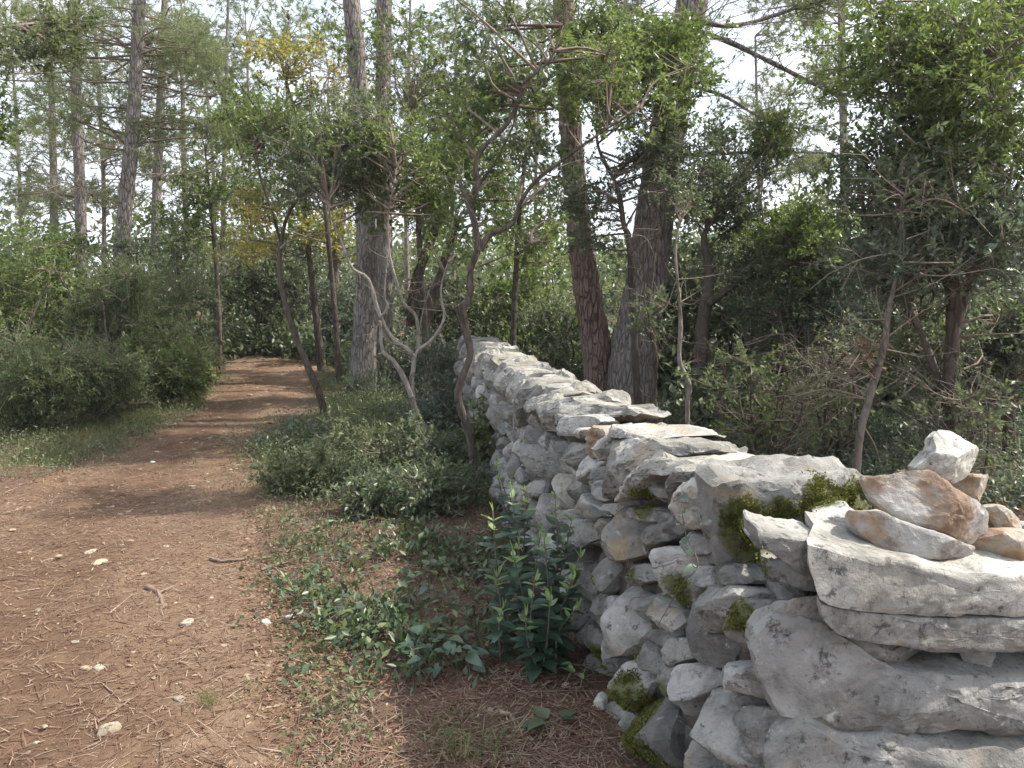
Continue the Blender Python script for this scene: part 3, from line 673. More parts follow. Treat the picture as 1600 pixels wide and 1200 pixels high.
# ------------------------------------------------------------------ plants
class Plant:
    def __init__(s, name, label, cat, base, bark, group=None):
        s.base = np.asarray(base, float); s.root = empty(name, tuple(float(v) for v in base), label, cat, group)
        s.bark = bark; s.pts = []; s.tw = Buf(); s.lf = {}
    def stem(s, P, rad, part='trunk', sides=10, m=None, wob=0.0, bark=None, relief=0.0):
        P = np.asarray(P, float); rad = np.asarray(rad, float)
        if np.ndim(rad) == 0 or len(rad) != len(P): rad = np.interp(np.linspace(0, 1, len(P)), np.linspace(0, 1, np.size(rad)), np.atleast_1d(rad))
        L = np.sum(np.linalg.norm(np.diff(P, axis=0), axis=1))
        m = m or int(np.clip(L / 0.06, 8, 160))
        Q, rr = spline(P, m, rad)
        if wob: Q = Q + wob * np.stack([fbm(Q * 2.5 + 31 * k, 2, k) for k in range(3)], 1) * np.linspace(0.2, 1, m)[:, None]
        V, q, t = tube_geo(Q, rr, sides)
        rl = np.repeat(rr, sides); rl = np.append(rl, rr[-1])
        cc = np.vstack([np.repeat(Q, sides, 0), Q[-1:]]); od = nrm(V - cc + 1e-6)
        if relief:                                          # plates of bark: ridges running up the trunk
            nz = fbm(np.stack([V[:, 0] * 19, V[:, 1] * 19, V[:, 2] * 6], 1), 3, 3); V = V + od * (relief * (np.abs(nz) - .4))[:, None]
        else: V = V + od * (rl * 0.22 * fbm(V * np.array([9, 9, 5]), 2, 4))[:, None]
        o = link(part, mesh_np(part, V - s.base, t, q), M[bark or s.bark], s.root)
        s.pts.append(Q); return o
    def trace(s, pts, Y, rad, part='trunk', sides=10, **kw):   # photo points at distance Y (number or one per point)
        Ys = np.broadcast_to(np.asarray(Y, float), (len(pts),))
        return s.stem([at(p[0], p[1], y) for p, y in zip(pts, Ys)], rad, part, sides, **kw)
    def leaves(s, mk, V, t, rn): s.lf.setdefault(mk, Buf()).add(V, t, None, rn)
    def blob(s, c, r, clumps, sprays, mk, nl=12, L=.045, W=.022, spray=.16, shell=.5, droop=0.0, link_r=.012, cl=.26, twr=.0022, needles=False, up=.35, attach=True):
        """foliage round c: limbs reach clumps, twigs reach sprays, leaves sit along the twigs"""
        c = np.asarray(c, float); r = np.asarray(r, float)
        d = rdir(clumps); rad = R.uniform(0, 1, (clumps, 1)) ** shell
        cc = c + d * rad * r
        cc[:, 2] = np.maximum(cc[:, 2], gz(cc[:, 0], cc[:, 1]) + .06)
        allp = np.vstack(s.pts) if s.pts else s.base[None]
        if attach:
            for k in range(clumps):
                dd = (np.linalg.norm(allp - cc[k], axis=1) + 1.2 * np.maximum(allp[:, 2] - cc[k, 2], 0)) * R.uniform(1, 1.7, len(allp))
                a = allp[np.argmin(dd)]; ln = np.linalg.norm(cc[k] - a)
                mid = (a + cc[k]) / 2 + R.normal(0, .12 * ln, 3) + np.array([0, 0, .08 * ln])
                s.tw.tube(spline([a, mid, cc[k]], 6), np.linspace(link_r, link_r * .35, 6), 4, R.uniform(.1, .6), False)
        n = clumps * sprays
        ci = np.repeat(np.arange(clumps), sprays)
        sz = (cl * np.cbrt(np.prod(r)) * R.uniform(.6, 1.4, clumps))[ci][:, None]
        so = rdir(n) * R.uniform(.15, 1, (n, 1)) ** .6 * sz * np.array([1.15, 1.15, .85])
        sc = cc[ci] + so; sc[:, 2] = np.maximum(sc[:, 2], gz(sc[:, 0], sc[:, 1]) + .03)
        sdir = nrm(nrm(so) + R.normal(0, .5, (n, 3)) + np.array([0, 0, up - droop]))
        A = cc[ci] + so * R.uniform(0, .6, (n, 1)); B = sc + sdir * spray
        hv = slice(None, None, 2 if (needles or L > .07 or n > 420) else 1); nk = len(A[hv])
        V, q = twig_batch(A[hv], B[hv], twr * 1.3, twr * .5); s.tw.add(V, None, q, R.uniform(size=nk).repeat(6))
        k = n * nl; si = np.repeat(np.arange(n), nl); crn = np.repeat(np.repeat(R.normal(.5, .16, clumps), sprays), nl)
        if needles:
            D = nrm(sdir[si] * .7 + R.normal(0, .75, (k, 3))); P = sc[si] + sdir[si] * spray * R.uniform(.1, 1, (k, 1))
            Nn = nrm(np.cross(D, R.normal(size=(k, 3)))) * W * .5
            V = np.stack([P - Nn, P + Nn, P + D * (L * R.uniform(.7, 1.2, (k, 1)))], 1).reshape(-1, 3)
            s.leaves(mk, V, np.arange(3 * k).reshape(-1, 3), np.clip(crn + R.normal(0, .15, k), 0, 1).repeat(3))
        else:
            tpos = R.uniform(.05, 1.05, (k, 1)); P = sc[si] + sdir[si] * spray * tpos
            D = nrm(sdir[si] * .55 + R.normal(0, .7, (k, 3)) - np.array([0, 0, droop * .6])); Nn = nrm(R.normal(0, .55, (k, 3)) + np.array([0, 0, 1.0]))
            cs = np.repeat(np.repeat(R.uniform(.72, 1.35, clumps), sprays), nl)
            V, t = leaf_batch(P, D, Nn, cs * L * R.uniform(.6, 1.25, k), cs * W * R.uniform(.7, 1.2, k))
            s.leaves(mk, V, t, np.clip(crn + R.normal(0, .2, k) + .5 * (R.uniform(size=k) < .05), 0, 1).repeat(4))
    def pblob(s, px, py, Y, rpx, rpy, ry, *a, **k):        # blob given by its place and size in the photo
        d = Y / FPX; s.blob(at(px, py, Y), (rpx * d, ry, rpy * d), *a, **k)
    def bare(s, n, reach, fork=5, r0=.008, zb=.1, lo=.2, hi=1.0, twl=.35, droop=0.0):     # leafless side branches with fine twigs
        P = np.vstack(s.pts); 
        z0, z1 = P[:, 2].min(), P[:, 2].max(); ok = P[(P[:, 2] >= z0 + lo * (z1 - z0)) & (P[:, 2] <= z0 + hi * (z1 - z0))]
        A, B = [], []
        for k in range(n):
            a = ok[R.integers(len(ok))]; d = R.normal(size=3); d[2] = zb + R.normal(0, .25); d = nrm(d); ln = reach * R.uniform(.4, 1.1)
            e1 = a + d * ln * .5 + R.normal(0, .06 * ln, 3); e2 = a + d * ln + R.normal(0, .12 * ln, 3) - np.array([0, 0, droop * ln])
            Q = spline([a, e1, e2], 9); s.tw.tube(Q, np.linspace(r0, r0 * .25, 9), 4, R.uniform(.2, 1), False)
            j = R.integers(1, 9, fork); dd = nrm(d * .6 + R.normal(0, .6, (fork, 3))); l2 = twl * R.uniform(.3, 1.1, (fork, 1))
            b = Q[j] + dd * l2; A.append(Q[j]); B.append(b)
            hf = max(fork // 2, 1); b2 = (Q[j] + dd * l2 * .5)[:hf]; A.append(b2); B.append(b2 + nrm(dd + R.normal(0, .8, (fork, 3)))[:hf] * l2[:hf] * .6)
        A = np.vstack(A); B = np.vstack(B); V, q = twig_batch(A, B, r0 * .3, r0 * .13); s.tw.add(V, None, q, R.uniform(size=len(A)).repeat(6))
    def done(s, crown='crown'):
        if s.tw.n: o = link('twigs', s.tw.mesh('twigs', s.base), M['twig'], s.root); o['kind'] = 'stuff'
        for mk, b in s.lf.items():
            o = link(crown, b.mesh(crown, s.base, False), M[mk], s.root); o['kind'] = 'stuff'
        return s.root
def gb(px, py): p = ground_at(px, py); return p
def foot(px, py, Y):                                       # ground point under a stem seen at that column and distance
    p = at(px, py, Y); return np.array([p[0], p[1], float(gz(p[0], p[1]))])
NEED = dict(mk='needle', nl=28, L=.115, W=.009, spray=.22, needles=True, link_r=.016, twr=.003)

# --- tall pines
def pine(label, pts, Y, rad, bark='bark_pine', top=9.0, crowns=(), deadn=10, reach=1.8, group=None, relief=.012, sides=14, hi_crown=None, cones=0, low=None, limbs=()):
    b = foot(pts[0][0], pts[0][1], Y)
    t = Plant('pine_tree', label, 'tree', b, bark, group)
    P = [at(p[0], p[1], Y) for p in pts]; P[0] = np.array([P[0][0], P[0][1], b[2] - .05])
    d = nrm(P[-1] - P[-2]); e = P[-1] + d * max(top - P[-1][2], .5) / max(d[2], .3)
    r = list(rad) + [rad[-1] * .45]; P.append(e)
    t.stem(P, r, 'trunk', sides, relief=relief)
    for lp, lr in limbs:
        t.trace(lp, Y - .2, [lr, lr * .8, lr * .55, lr * .3], 'limb', 7); n0 = t.pts; t.pts = [t.pts[-1]]; t.bare(16, .8, 7, .006, .1, lo=0, hi=1, twl=.4); t.pblob(*lp[-2], Y - .2, 40, 22, .4, 5, 9, **NEED); t.pts = n0
    for c in crowns: t.pblob(*c[:6], int(c[6] * 1.6), c[7], **{**NEED, 'W': .0095 * max(1, Y / 13), 'L': .11 * max(1, Y / 16)})
    if hi_crown: t.blob(e + np.array([0, 0, -.3]), hi_crown[:3], hi_crown[3], hi_crown[4] // 2, **{**NEED, 'nl': 24, 'W': .018, 'L': .15})
    if deadn: t.bare(int(deadn * 1.5), reach, 9, .008, .12, lo=low or .22, hi=.85, twl=.55, droop=.12)
    if cones:
        cb_ = Buf(); V = np.concatenate(t.tw.V); idx = R.choice(len(V), cones)
        for k in idx:
            p = V[k]; l = R.uniform(.03, .05)
            cb_.tube([p, p - [0, 0, l * .4], p - [0, 0, l], p - [0, 0, l * 1.5]], [.004, l * .45, l * .4, .003], 6)
        o = link('cones', cb_.mesh('cones', b), M['cone'], t.root); o['kind'] = 'stuff'
    t.done(); return t
pine('tall grey pine with the thick straight trunk at the right edge of the path', [(565, 628), (568, 560), (573, 420), (570, 300), (562, 150), (549, 0)], 10.6, [.24, .17, .14, .125, .12, .11],
     hi_crown=(2.0, 2.0, 1.2, 16, 12), deadn=14, cones=14, sides=24, relief=.016, low=.4)
pine('slimmer grey pine standing close behind the thick pathside pine', [(601, 605), (600, 520), (601, 400), (598, 200), (601, 0)], 12.2, [.18, .14, .125, .12, .115], hi_crown=(1.8, 1.8, 1.1, 14, 12), deadn=16, cones=14, low=.4)
pine('reddish pine trunk leaning left behind the stone wall', [(945, 640), (934, 560), (917, 450), (902, 330), (888, 150), (880, 0)], 9.2, [.21, .175, .155, .135, .12, .115], 'bark_red', hi_crown=(2.0, 2.0, 1.2, 14, 12), deadn=8, sides=28, relief=.022, low=.4)
pine('thickest dark pine trunk leaning right behind the stone wall', [(985, 640), (990, 560), (1008, 450), (1028, 300), (1052, 150), (1082, 0)], 9.0, [.32, .27, .235, .21, .185, .17], 'bark_pine', hi_crown=(2.2, 2.2, 1.3, 16, 12), deadn=14, sides=36, relief=.025, low=.42, limbs=[([(1070, 62), (1020, 30), (985, 15), (930, 20)], .03), ([(1072, 50), (1130, 62), (1210, 100), (1290, 140), (1350, 155)], .035), ([(1045, 245), (1120, 240), (1210, 238), (1310, 239)], .03), ([(1076, 30), (1150, 40), (1260, 8), (1330, -10)], .03), ([(1060, 130), (1130, 150), (1200, 190), (1250, 200)], .02)])
pine('pine with ivy on its foot standing alone in the left shrubs', [(180, 560), (188, 420), (203, 250), (212, 120), (218, 0)], 12.0, [.13, .11, .10, .09, .085], hi_crown=(1.8, 1.8, 1.2, 12, 10), deadn=22, reach=2.2, cones=40,
     crowns=[(150, 60, 12.5, 130, 60, 1.2, 14, 16), (310, 90, 12.5, 100, 60, 1.0, 12, 14), (180, 170, 12.5, 120, 50, 1.0, 10, 12), (290, 200, 12.5, 100, 40, 1.0, 8, 12)], low=.22)
pine('pine nearest the left edge with a pale upper trunk', [(130, 560), (126, 330), (119, 150), (117, 0)], 15.0, [.11, .10, .09, .085], deadn=22, reach=2.6, cones=20, crowns=[(40, 90, 15, 110, 70, 1.5, 12, 14), (90, 200, 15.5, 110, 60, 1.5, 9, 12), (230, 60, 15.5, 110, 60, 1.5, 11, 13), (60, 300, 15.5, 90, 40, 1.5, 7, 12)])
pine('straight dark pine just right of the ivy footed pine', [(240, 560), (243, 380), (249, 200), (255, 60)], 16.0, [.10, .095, .085, .07], deadn=20, reach=2.6, cones=14, crowns=[(300, 60, 16, 90, 60, 1.4, 9, 13), (280, 190, 16.5, 110, 55, 1.4, 8, 13)])
pine('thin far pine with bare branches left of the yellow oak', [(290, 560), (292, 380), (287, 250), (285, 120)], 22.0, [.085, .08, .07, .05], deadn=16, reach=3.0, crowns=[(340, 220, 22, 110, 55, 2.0, 9, 13), (260, 280, 22, 90, 40, 2.0, 6, 12)])
pine('slender far pine at the far left of the wood', [(84, 560), (84, 300), (80, 130)], 20.0, [.1, .09, .07], deadn=16, reach=2.6, crowns=[(40, 260, 20, 90, 50, 2.0, 6, 12), (60, 160, 20, 80, 50, 2.0, 6, 12)])
pine('grey pine trunk leaning right in the top right corner', [(1530, 640), (1535, 400), (1552, 180), (1578, 60), (1600, -40)], 9.0, [.19, .175, .155, .15, .145], hi_crown=(2, 2, 1.2, 12, 12), deadn=6, sides=20, relief=.016, low=.5, crowns=[(1540, 20, 8.6, 100, 50, .8, 8, 12)])
t10 = pine('distant thin pine in the sky gap on the right', [(1318, 560), (1320, 380), (1319, 250), (1316, 100), (1314, -20)], 17.0, [.1, .09, .085, .075, .07], deadn=8, reach=1.6, cones=10, low=.35, crowns=[(1380, 20, 17, 80, 40, 1.2, 6, 12), (1240, 0, 17, 90, 40, 1.2, 8, 12), (1290, 120, 17, 60, 35, 1.2, 5, 12), (1250, 200, 17, 50, 25, 1.2, 4, 10)])
# each far pine: (column, distance, top of what shows, lean, crown blobs (x, y, half width, half height))
FARP = [
 (330, 24, 'far pine with a pale feathery crown left of the yellowing oak', [(330, 130, 90, 55), (290, 40, 90, 50), (380, 200, 70, 40)]),
 (395, 29, 'far pine mostly hidden by the yellowing oak', [(400, 30, 80, 50), (370, 110, 80, 40), (420, 300, 80, 40)]),
 (455, 26, 'far pine showing left of the twin pines', [(470, 60, 70, 60), (500, 220, 60, 50)]),
 (640, 20, 'far pine with bare branches right of the twin pines', [(660, 60, 80, 50), (700, 170, 80, 45), (650, 150, 60, 40)]),
 (712, 23, 'far pine behind the top of the sinuous oak', [(760, 60, 90, 60), (800, 150, 80, 40), (720, 250, 60, 30)]),
 (840, 26, 'far pine between the sinuous oak and the reddish pine', [(840, 40, 80, 60), (830, 210, 60, 40)]),
 (1190, 28, 'far pine low in the sky gap right of the thickest pine', [(1190, 180, 80, 50), (1150, 270, 80, 50), (1240, 60, 80, 50), (1270, 260, 50, 30)]),
 (30, 27, 'far pine at the left edge behind the pale trunked pine', [(30, 130, 90, 60), (50, 30, 90, 60), (20, 230, 90, 50), (70, 310, 70, 30)]),
 (160, 21, 'far pine filling the gap between the left trunks', [(160, 110, 90, 60), (170, 210, 90, 50), (150, 300, 80, 40), (230, 250, 70, 40)]),
 (345, 19, 'far pine with a low crown over the path bend', [(350, 300, 70, 40), (330, 380, 60, 30)]),
 (1450, 24, 'far pine behind the tall holm oak in the upper right', [(1450, 60, 90, 60), (1500, 180, 80, 50)]),
]
for px, Yd, lab, crs in FARP:
    pine(lab, [(px, 520), (px + R.uniform(-6, 6), 300), (px + R.uniform(-15, 15), 80)], Yd, [.06, .055, .04], deadn=12, reach=2.4, top=8.5,
         crowns=[(c[0], c[1], Yd, c[2], c[3], 1.8, 9, 13) for c in crs], sides=8)

# --- crooked young oaks beside the path
HOLM = dict(mk='holm', nl=13, L=.045, W=.022)
LIGHT = dict(mk='holm_light', nl=13, L=.05, W=.024)
MIDL = dict(mk='holm_light', nl=11, L=.062, W=.03, cl=.45, twr=.003); MIDF = {**MIDL, 'L': .085, 'W': .04}
OPEN = dict(mk='holm_light', nl=13, L=.046, W=.021, cl=.42)
b = foot(507, 672, 8.5)
t = Plant('young_oak', 'crooked young oak leaning left at the edge of the path', 'tree', b, 'bark_dark')
t.trace([(507, 680), (503, 630), (480, 570), (456, 510), (440, 450), (436, 400), (440, 380)], 8.5, [.04, .038, .034, .031, .029, .028, .025], wob=.01)
t.trace([(438, 388), (455, 376), (490, 368), (515, 362)], 8.4, [.012, .01, .008, .004], 'limb', 6, bark='bark_smooth')
t.trace([(439, 384), (448, 340), (470, 300), (482, 250)], 8.6, [.026, .02, .015, .008], 'limb', 6)
t.trace([(440, 384), (425, 330), (405, 270), (400, 220)], 8.7, [.022, .018, .012, .006], 'limb', 6)
t.pblob(420, 240, 8.8, 70, 60, .6, 14, 22, **LIGHT); t.pblob(470, 290, 8.6, 60, 50, .5, 10, 20, **HOLM); t.pblob(400, 340, 8.8, 45, 40, .4, 6, 16, **{**LIGHT, 'mk': 'yellow'})
t.pblob(390, 180, 9.2, 60, 40, .5, 8, 16, **LIGHT)
t.done()
b = foot(690, 715, 7.2)
t = Plant('young_oak', 'forked pale barked oak sapling left of the wall', 'tree', b, 'bark_smooth')
t.trace([(692, 722), (672, 680), (650, 644), (643, 601), (646, 575), (647, 555)], 7.2, [.032, .03, .028, .025, .023, .021], sides=12, wob=.008)
t.trace([(647, 556), (632, 542), (615, 530), (592, 490), (576, 437), (550, 418), (531, 370), (516, 335), (514, 312)], 7.2, [.022, .02, .019, .018, .016, .014, .011, .009, .006], 'limb', 8)
t.trace([(648, 556), (656, 545), (676, 530), (694, 497), (690, 472), (690, 443), (700, 410)], 7.15, [.019, .018, .016, .014, .011, .008, .005], 'limb', 8)
t.trace([(654, 546), (651, 497), (633, 476), (622, 450), (608, 393), (606, 340), (611, 310), (620, 260)], 7.25, [.016, .017, .017, .015, .012, .01, .007, .005], 'limb', 8)
t.trace([(643, 620), (632, 592), (615, 565), (597, 547), (595, 508), (592, 500)], 7.15, [.027, .025, .022, .019, .015, .01], 'limb', 10)
t.trace([(593, 500), (606, 478), (600, 460), (606, 400), (610, 370)], 7.15, [.012, .011, .009, .007, .004], 'limb', 6)
t.trace([(654, 520), (665, 470), (680, 430)], 7.25, [.007, .006, .003], 'limb', 5)
t.bare(26, .45, 4, .005, .4, lo=.35, hi=1, twl=.2)
t.pblob(520, 260, 7.6, 80, 60, .6, 20, 20, **{**OPEN, 'mk': 'holm'}); t.pblob(620, 240, 7.8, 90, 60, .6, 22, 20, **OPEN); t.pblob(570, 200, 8.0, 80, 50, .5, 16, 18, **{**OPEN, 'mk': 'holm'}); t.pblob(570, 310, 7.5, 60, 40, .4, 9, 14, **OPEN); t.pblob(690, 400, 7.4, 35, 35, .3, 4, 12, **LIGHT)
t.pblob(660, 320, 7.8, 60, 45, .5, 7, 16, **LIGHT)
t.done()
b = foot(750, 792, 5.6)
t = Plant('young_oak', 'dark sinuous oak stem snaking up in front of the wall', 'tree', b, 'bark_dark')
t.trace([(752, 798), (744, 750), (737, 700), (731, 670), (716, 626), (719, 598), (734, 555), (727, 512), (722, 485), (734, 463), (735, 422), (746, 386), (742, 350), (733, 322)], 5.6,
        [.03, .028, .027, .027, .028, .027, .027, .028, .03, .027, .025, .025, .022, .02], sides=12, m=110)
t.trace([(734, 324), (726, 305), (718, 284)], 5.6, [.02, .018, .014], 'limb', 8)
t.trace([(733, 324), (747, 289), (743, 260), (753, 233), (793, 193), (813, 147), (817, 130), (860, 93), (880, 40)], 5.6, [.021, .018, .017, .016, .015, .013, .012, .009, .005], 'limb', 8)
t.trace([(750, 392), (757, 378), (768, 365), (800, 350), (813, 317), (840, 280), (893, 240), (950, 200), (1000, 170)], 5.55, [.024, .022, .02, .017, .015, .013, .011, .008, .005], 'limb', 8)
t.trace([(747, 290), (775, 250), (800, 200), (812, 150)], 5.65, [.012, .01, .008, .005], 'limb', 6)
t.trace([(742, 420), (765, 410), (800, 395), (830, 380)], 5.6, [.009, .007, .005, .003], 'limb', 5)
t.bare(14, .5, 4, .004, .3, lo=.6, hi=1, twl=.22)
t.pblob(790, 120, 5.9, 100, 60, .45, 9, 12, **HOLM); t.pblob(760, 200, 6.0, 70, 60, .4, 7, 12, **LIGHT); t.pblob(950, 120, 5.8, 130, 80, .5, 16, 20, **{**LIGHT, 'L': .042, 'W': .02})
t.pblob(820, 360, 5.8, 70, 40, .4, 6, 10, **LIGHT); t.pblob(760, 30, 6.0, 120, 50, .5, 10, 12, **HOLM); t.pblob(860, 250, 5.9, 60, 60, .4, 6, 10, **HOLM)
t.done()
for lab, pts, Y, blobs in [
  ('light leaved oak rising behind the forked sapling', [(668, 600), (660, 450), (650, 300), (640, 180)], 10.2, [(650, 110, 10.2, 90, 70, .7, 16, 16, MIDL), (720, 190, 10.3, 80, 70, .7, 14, 16, MIDL), (640, 280, 10.2, 70, 60, .7, 12, 16, MIDL), (700, 330, 10.4, 70, 50, .6, 9, 14, MIDL)]),
  ('green oak between the sinuous oak and the reddish pine', [(800, 600), (805, 450), (815, 300), (830, 180)], 10.5, [(820, 130, 10.5, 80, 80, .7, 14, 16, MIDL), (800, 280, 10.5, 80, 60, .7, 13, 16, MIDL), (860, 380, 10.6, 60, 50, .6, 8, 14, MIDL)]),
  ('dense young oak left of the twin pines', [(530, 590), (520, 450), (505, 300), (490, 200)], 11.5, [(470, 230, 11.5, 100, 80, .8, 16, 16, MIDL), (400, 300, 11.5, 70, 50, .7, 9, 14, MIDL), (540, 60, 11.8, 70, 60, .7, 9, 14, MIDL)]),
  ('slim oak with a loose crown beyond the left shrubs', [(345, 590), (340, 450), (330, 330), (320, 230)], 14.0, [(330, 300, 14, 80, 60, .9, 11, 14, MIDF), (270, 360, 14, 70, 40, .8, 8, 14, MIDF), (360, 200, 14, 70, 50, .9, 8, 14, MIDF)]),
]:
    b = foot(pts[0][0], pts[0][1], Y); t = Plant('young_oak', lab, 'tree', b, 'bark_dark')
    t.trace(pts, Y, [.045, .04, .03, .012])
    for c in blobs: t.pblob(*c[:6], *c[6:8], **c[8])
    t.done()
# --- yellowing oak and the trunks in the middle distance
b = foot(504, 572, 13.5)
t = Plant('yellowing_oak', 'slim oak with yellow autumn leaves at the bend of the path', 'tree', b, 'bark_dark')
t.trace([(504, 580), (495, 510), (485, 411), (475, 340), (472, 268), (460, 180), (440, 100)], 13.5, [.075, .06, .055, .05, .045, .035, .02])
t.trace([(475, 330), (440, 240), (400, 170), (360, 110)], 13.3, [.03, .024, .018, .01], 'limb', 6)
YEL = dict(mk='yellow', nl=12, L=.065, W=.036, cl=.45)
t.pblob(430, 90, 13.2, 80, 45, .9, 12, 16, **YEL); t.pblob(520, 140, 13.4, 60, 45, .9, 8, 14, **YEL); t.pblob(520, 365, 13.2, 60, 35, .8, 11, 16, **YEL); t.pblob(410, 390, 13.2, 55, 25, .8, 8, 16, **YEL)
t.pblob(640, 330, 13.6, 60, 35, .8, 7, 14, **YEL); t.pblob(460, 340, 13.2, 70, 40, .8, 9, 14, **{**YEL, 'mk': 'holm_light'}); t.pblob(470, 200, 13.4, 90, 60, .9, 12, 14, **{**YEL, 'mk': 'holm_light'})
t.done()
def simple_tree(label, pts, Y, rad, bark, blobs, bare=0, name='oak_tree', group=None, sides=10, limbs=(), reach=.8, blo=.2):
    b = foot(pts[0][0], pts[0][1], Y); t = Plant(name, label, 'tree', b, bark, group)
    P = [at(p[0], p[1], Y) for p in pts]; P[0] = np.array([P[0][0], P[0][1], b[2] - .04])
    t.stem(P, rad, 'trunk', sides, wob=.01)
    for l in limbs: t.trace(l[0], l[1], l[2], 'limb', 6)
    for c in blobs: t.pblob(*c[:6], *c[6:8], **c[8])
    if bare: t.bare(bare, reach, 6, .006, .3, lo=blo, hi=1, twl=.35)
    t.done(); return t
FAR = dict(mk='holm', nl=12, L=.085, W=.045, spray=.25, twr=.004); FARL = {**FAR, 'mk': 'holm_light'}; FARB = {**FAR, 'mk': 'blue'}
simple_tree('thick dark trunk in the shade behind the yellowing oak', [(503, 590), (508, 520), (523, 418), (535, 330)], 15.5, [.16, .13, .11, .09], 'bark_dark', [(540, 280, 15.5, 80, 60, 1.2, 12, 14, FAR)], 4)
simple_tree('dark oak leaning right beyond the twin pines', [(640, 600), (644, 500), (650, 436), (667, 393), (688, 340), (703, 300), (715, 240)], 12.5, [.1, .09, .08, .075, .07, .06, .03], 'bark_dark', [(720, 240, 12.5, 80, 60, 1.0, 12, 16, FARL), (690, 330, 12.8, 60, 40, .8, 8, 14, FARL)], 6)
simple_tree('grey oak leaning right near the far end of the wall', [(660, 600), (666, 500), (684, 447), (697, 400), (715, 340)], 12.0, [.1, .085, .075, .065, .04], 'bark_dark', [(760, 330, 12.2, 80, 50, .8, 10, 16, FARL)], 8)
# --- slender stems behind the wall
simple_tree('pale crooked bare stem behind the middle of the wall', [(1076, 665), (1074, 635), (1077, 603), (1062, 565), (1063, 512), (1061, 469), (1055, 400), (1062, 330)], 7.0, [.026, .023, .023, .021, .018, .015, .01, .006], 'bark_smooth',
            [(1070, 320, 7.2, 50, 50, .4, 6, 14, HOLM)], 8, 'young_oak', reach=.5, blo=.4)
simple_tree('thin brown stem in front of the thickest pine', [(1018, 665), (1019, 630), (1024, 560), (1014, 480), (1020, 420), (1030, 350)], 7.6, [.03, .028, .024, .018, .012, .006], 'bark_dark', [(1025, 500, 7.4, 30, 30, .3, 4, 10, HOLM)], 8, 'young_oak', reach=.5)
simple_tree('dark twisted oak with a forked trunk behind the wall', [(1092, 620), (1096, 533), (1102, 480), (1108, 440), (1105, 405), (1100, 373), (1110, 340)], 8.6, [.085, .075, .065, .055, .045, .035, .02], 'bark_dark',
            [(1130, 310, 8.8, 80, 80, .7, 34, 24, HOLM), (1180, 200, 8.8, 60, 70, .6, 16, 18, LIGHT), (1180, 400, 9.0, 80, 60, .6, 20, 22, HOLM)], 12, limbs=[([(1105, 476), (1138, 453), (1175, 432), (1210, 400)], 8.5, [.045, .035, .025, .012])])
simple_tree('arching thin dark stem right of the twisted oak', [(1126, 640), (1128, 615), (1138, 571), (1170, 536), (1215, 523), (1260, 530)], 7.5, [.022, .02, .018, .015, .012, .006], 'bark_dark', [], 8, 'young_oak', reach=.4)
t = simple_tree('pale brown stem with dead brown leaves behind the mossy stone', [(1340, 760), (1342, 694), (1360, 618), (1377, 560), (1389, 484), (1401, 432), (1410, 350), (1418, 280)], 5.0, [.026, .025, .023, .02, .017, .013, .009, .004], 'bark_mid',
            [(1355, 568, 5.0, 22, 14, .12, 3, 6, dict(mk='brown', nl=5, L=.04, W=.022)), (1405, 420, 5.1, 60, 60, .3, 9, 14, {**HOLM, 'mk': 'blue'}), (1420, 300, 5.2, 80, 60, .4, 12, 16, HOLM)], 30, 'young_oak', reach=.55, blo=.3)
# --- holm oaks of the right hand thicket
simple_tree('holm oak with sunlit upper leaves between the two big pines', [(1000, 640), (985, 405), (975, 352), (965, 293), (935, 229), (930, 150)], 8.2, [.04, .032, .028, .022, .016, .008], 'bark_dark',
            [(1010, 110, 8.0, 110, 80, .6, 40, 30, LIGHT), (900, 80, 8.2, 50, 90, .6, 20, 24, LIGHT), (1030, 240, 8.2, 90, 70, .5, 20, 20, HOLM), (920, 330, 8.4, 50, 80, .5, 14, 18, HOLM)], 10, 'holm_oak')  # sunlight on the upper leaves painted with the lighter leaf colour
simple_tree('tall holm oak filling the upper right corner with leaves', [(1480, 760), (1484, 600), (1490, 480), (1470, 350), (1490, 230), (1500, 120)], 5.6, [.06, .055, .05, .045, .035, .02], 'bark_dark',
            [(1430, 110, 5.6, 120, 100, .7, 34, 20, OPEN), (1540, 220, 5.4, 120, 110, .7, 34, 20, OPEN), (1400, 270, 5.8, 110, 90, .7, 28, 20, {**OPEN, 'mk': 'holm'}), (1540, 390, 5.3, 110, 80, .6, 26, 20, {**OPEN, 'mk': 'blue'}), (1400, 410, 5.8, 110, 80, .6, 22, 18, {**OPEN, 'mk': 'blue'}),
             (1590, 60, 5.6, 80, 90, .6, 18, 18, OPEN), (1480, 520, 6.0, 130, 60, .5, 16, 18, {**OPEN, 'mk': 'holm'}), (1330, 60, 5.9, 60, 70, .5, 10, 14, OPEN)],
            24, 'holm_oak', limbs=[([(1480, 560), (1520, 430), (1570, 330), (1610, 250)], 5.6, [.035, .03, .022, .012]), ([(1478, 620), (1430, 500), (1380, 400), (1350, 330)], 5.7, [.03, .025, .018, .01])], reach=.9, blo=.1)
simple_tree('broad holm oak shrub with lit crown below the sky gap', [(1260, 690), (1262, 600), (1250, 500), (1270, 400)], 8.0, [.05, .042, .034, .02], 'bark_dark',
            [(1270, 380, 8.0, 90, 70, .7, 34, 26, LIGHT), (1210, 480, 8.2, 90, 80, .6, 28, 24, HOLM), (1320, 480, 7.8, 90, 90, .6, 30, 24, {**HOLM, 'mk': 'blue'})], 26, 'holm_oak', reach=.9, blo=.05)  # lit crown is a lighter leaf colour, darker leaves below
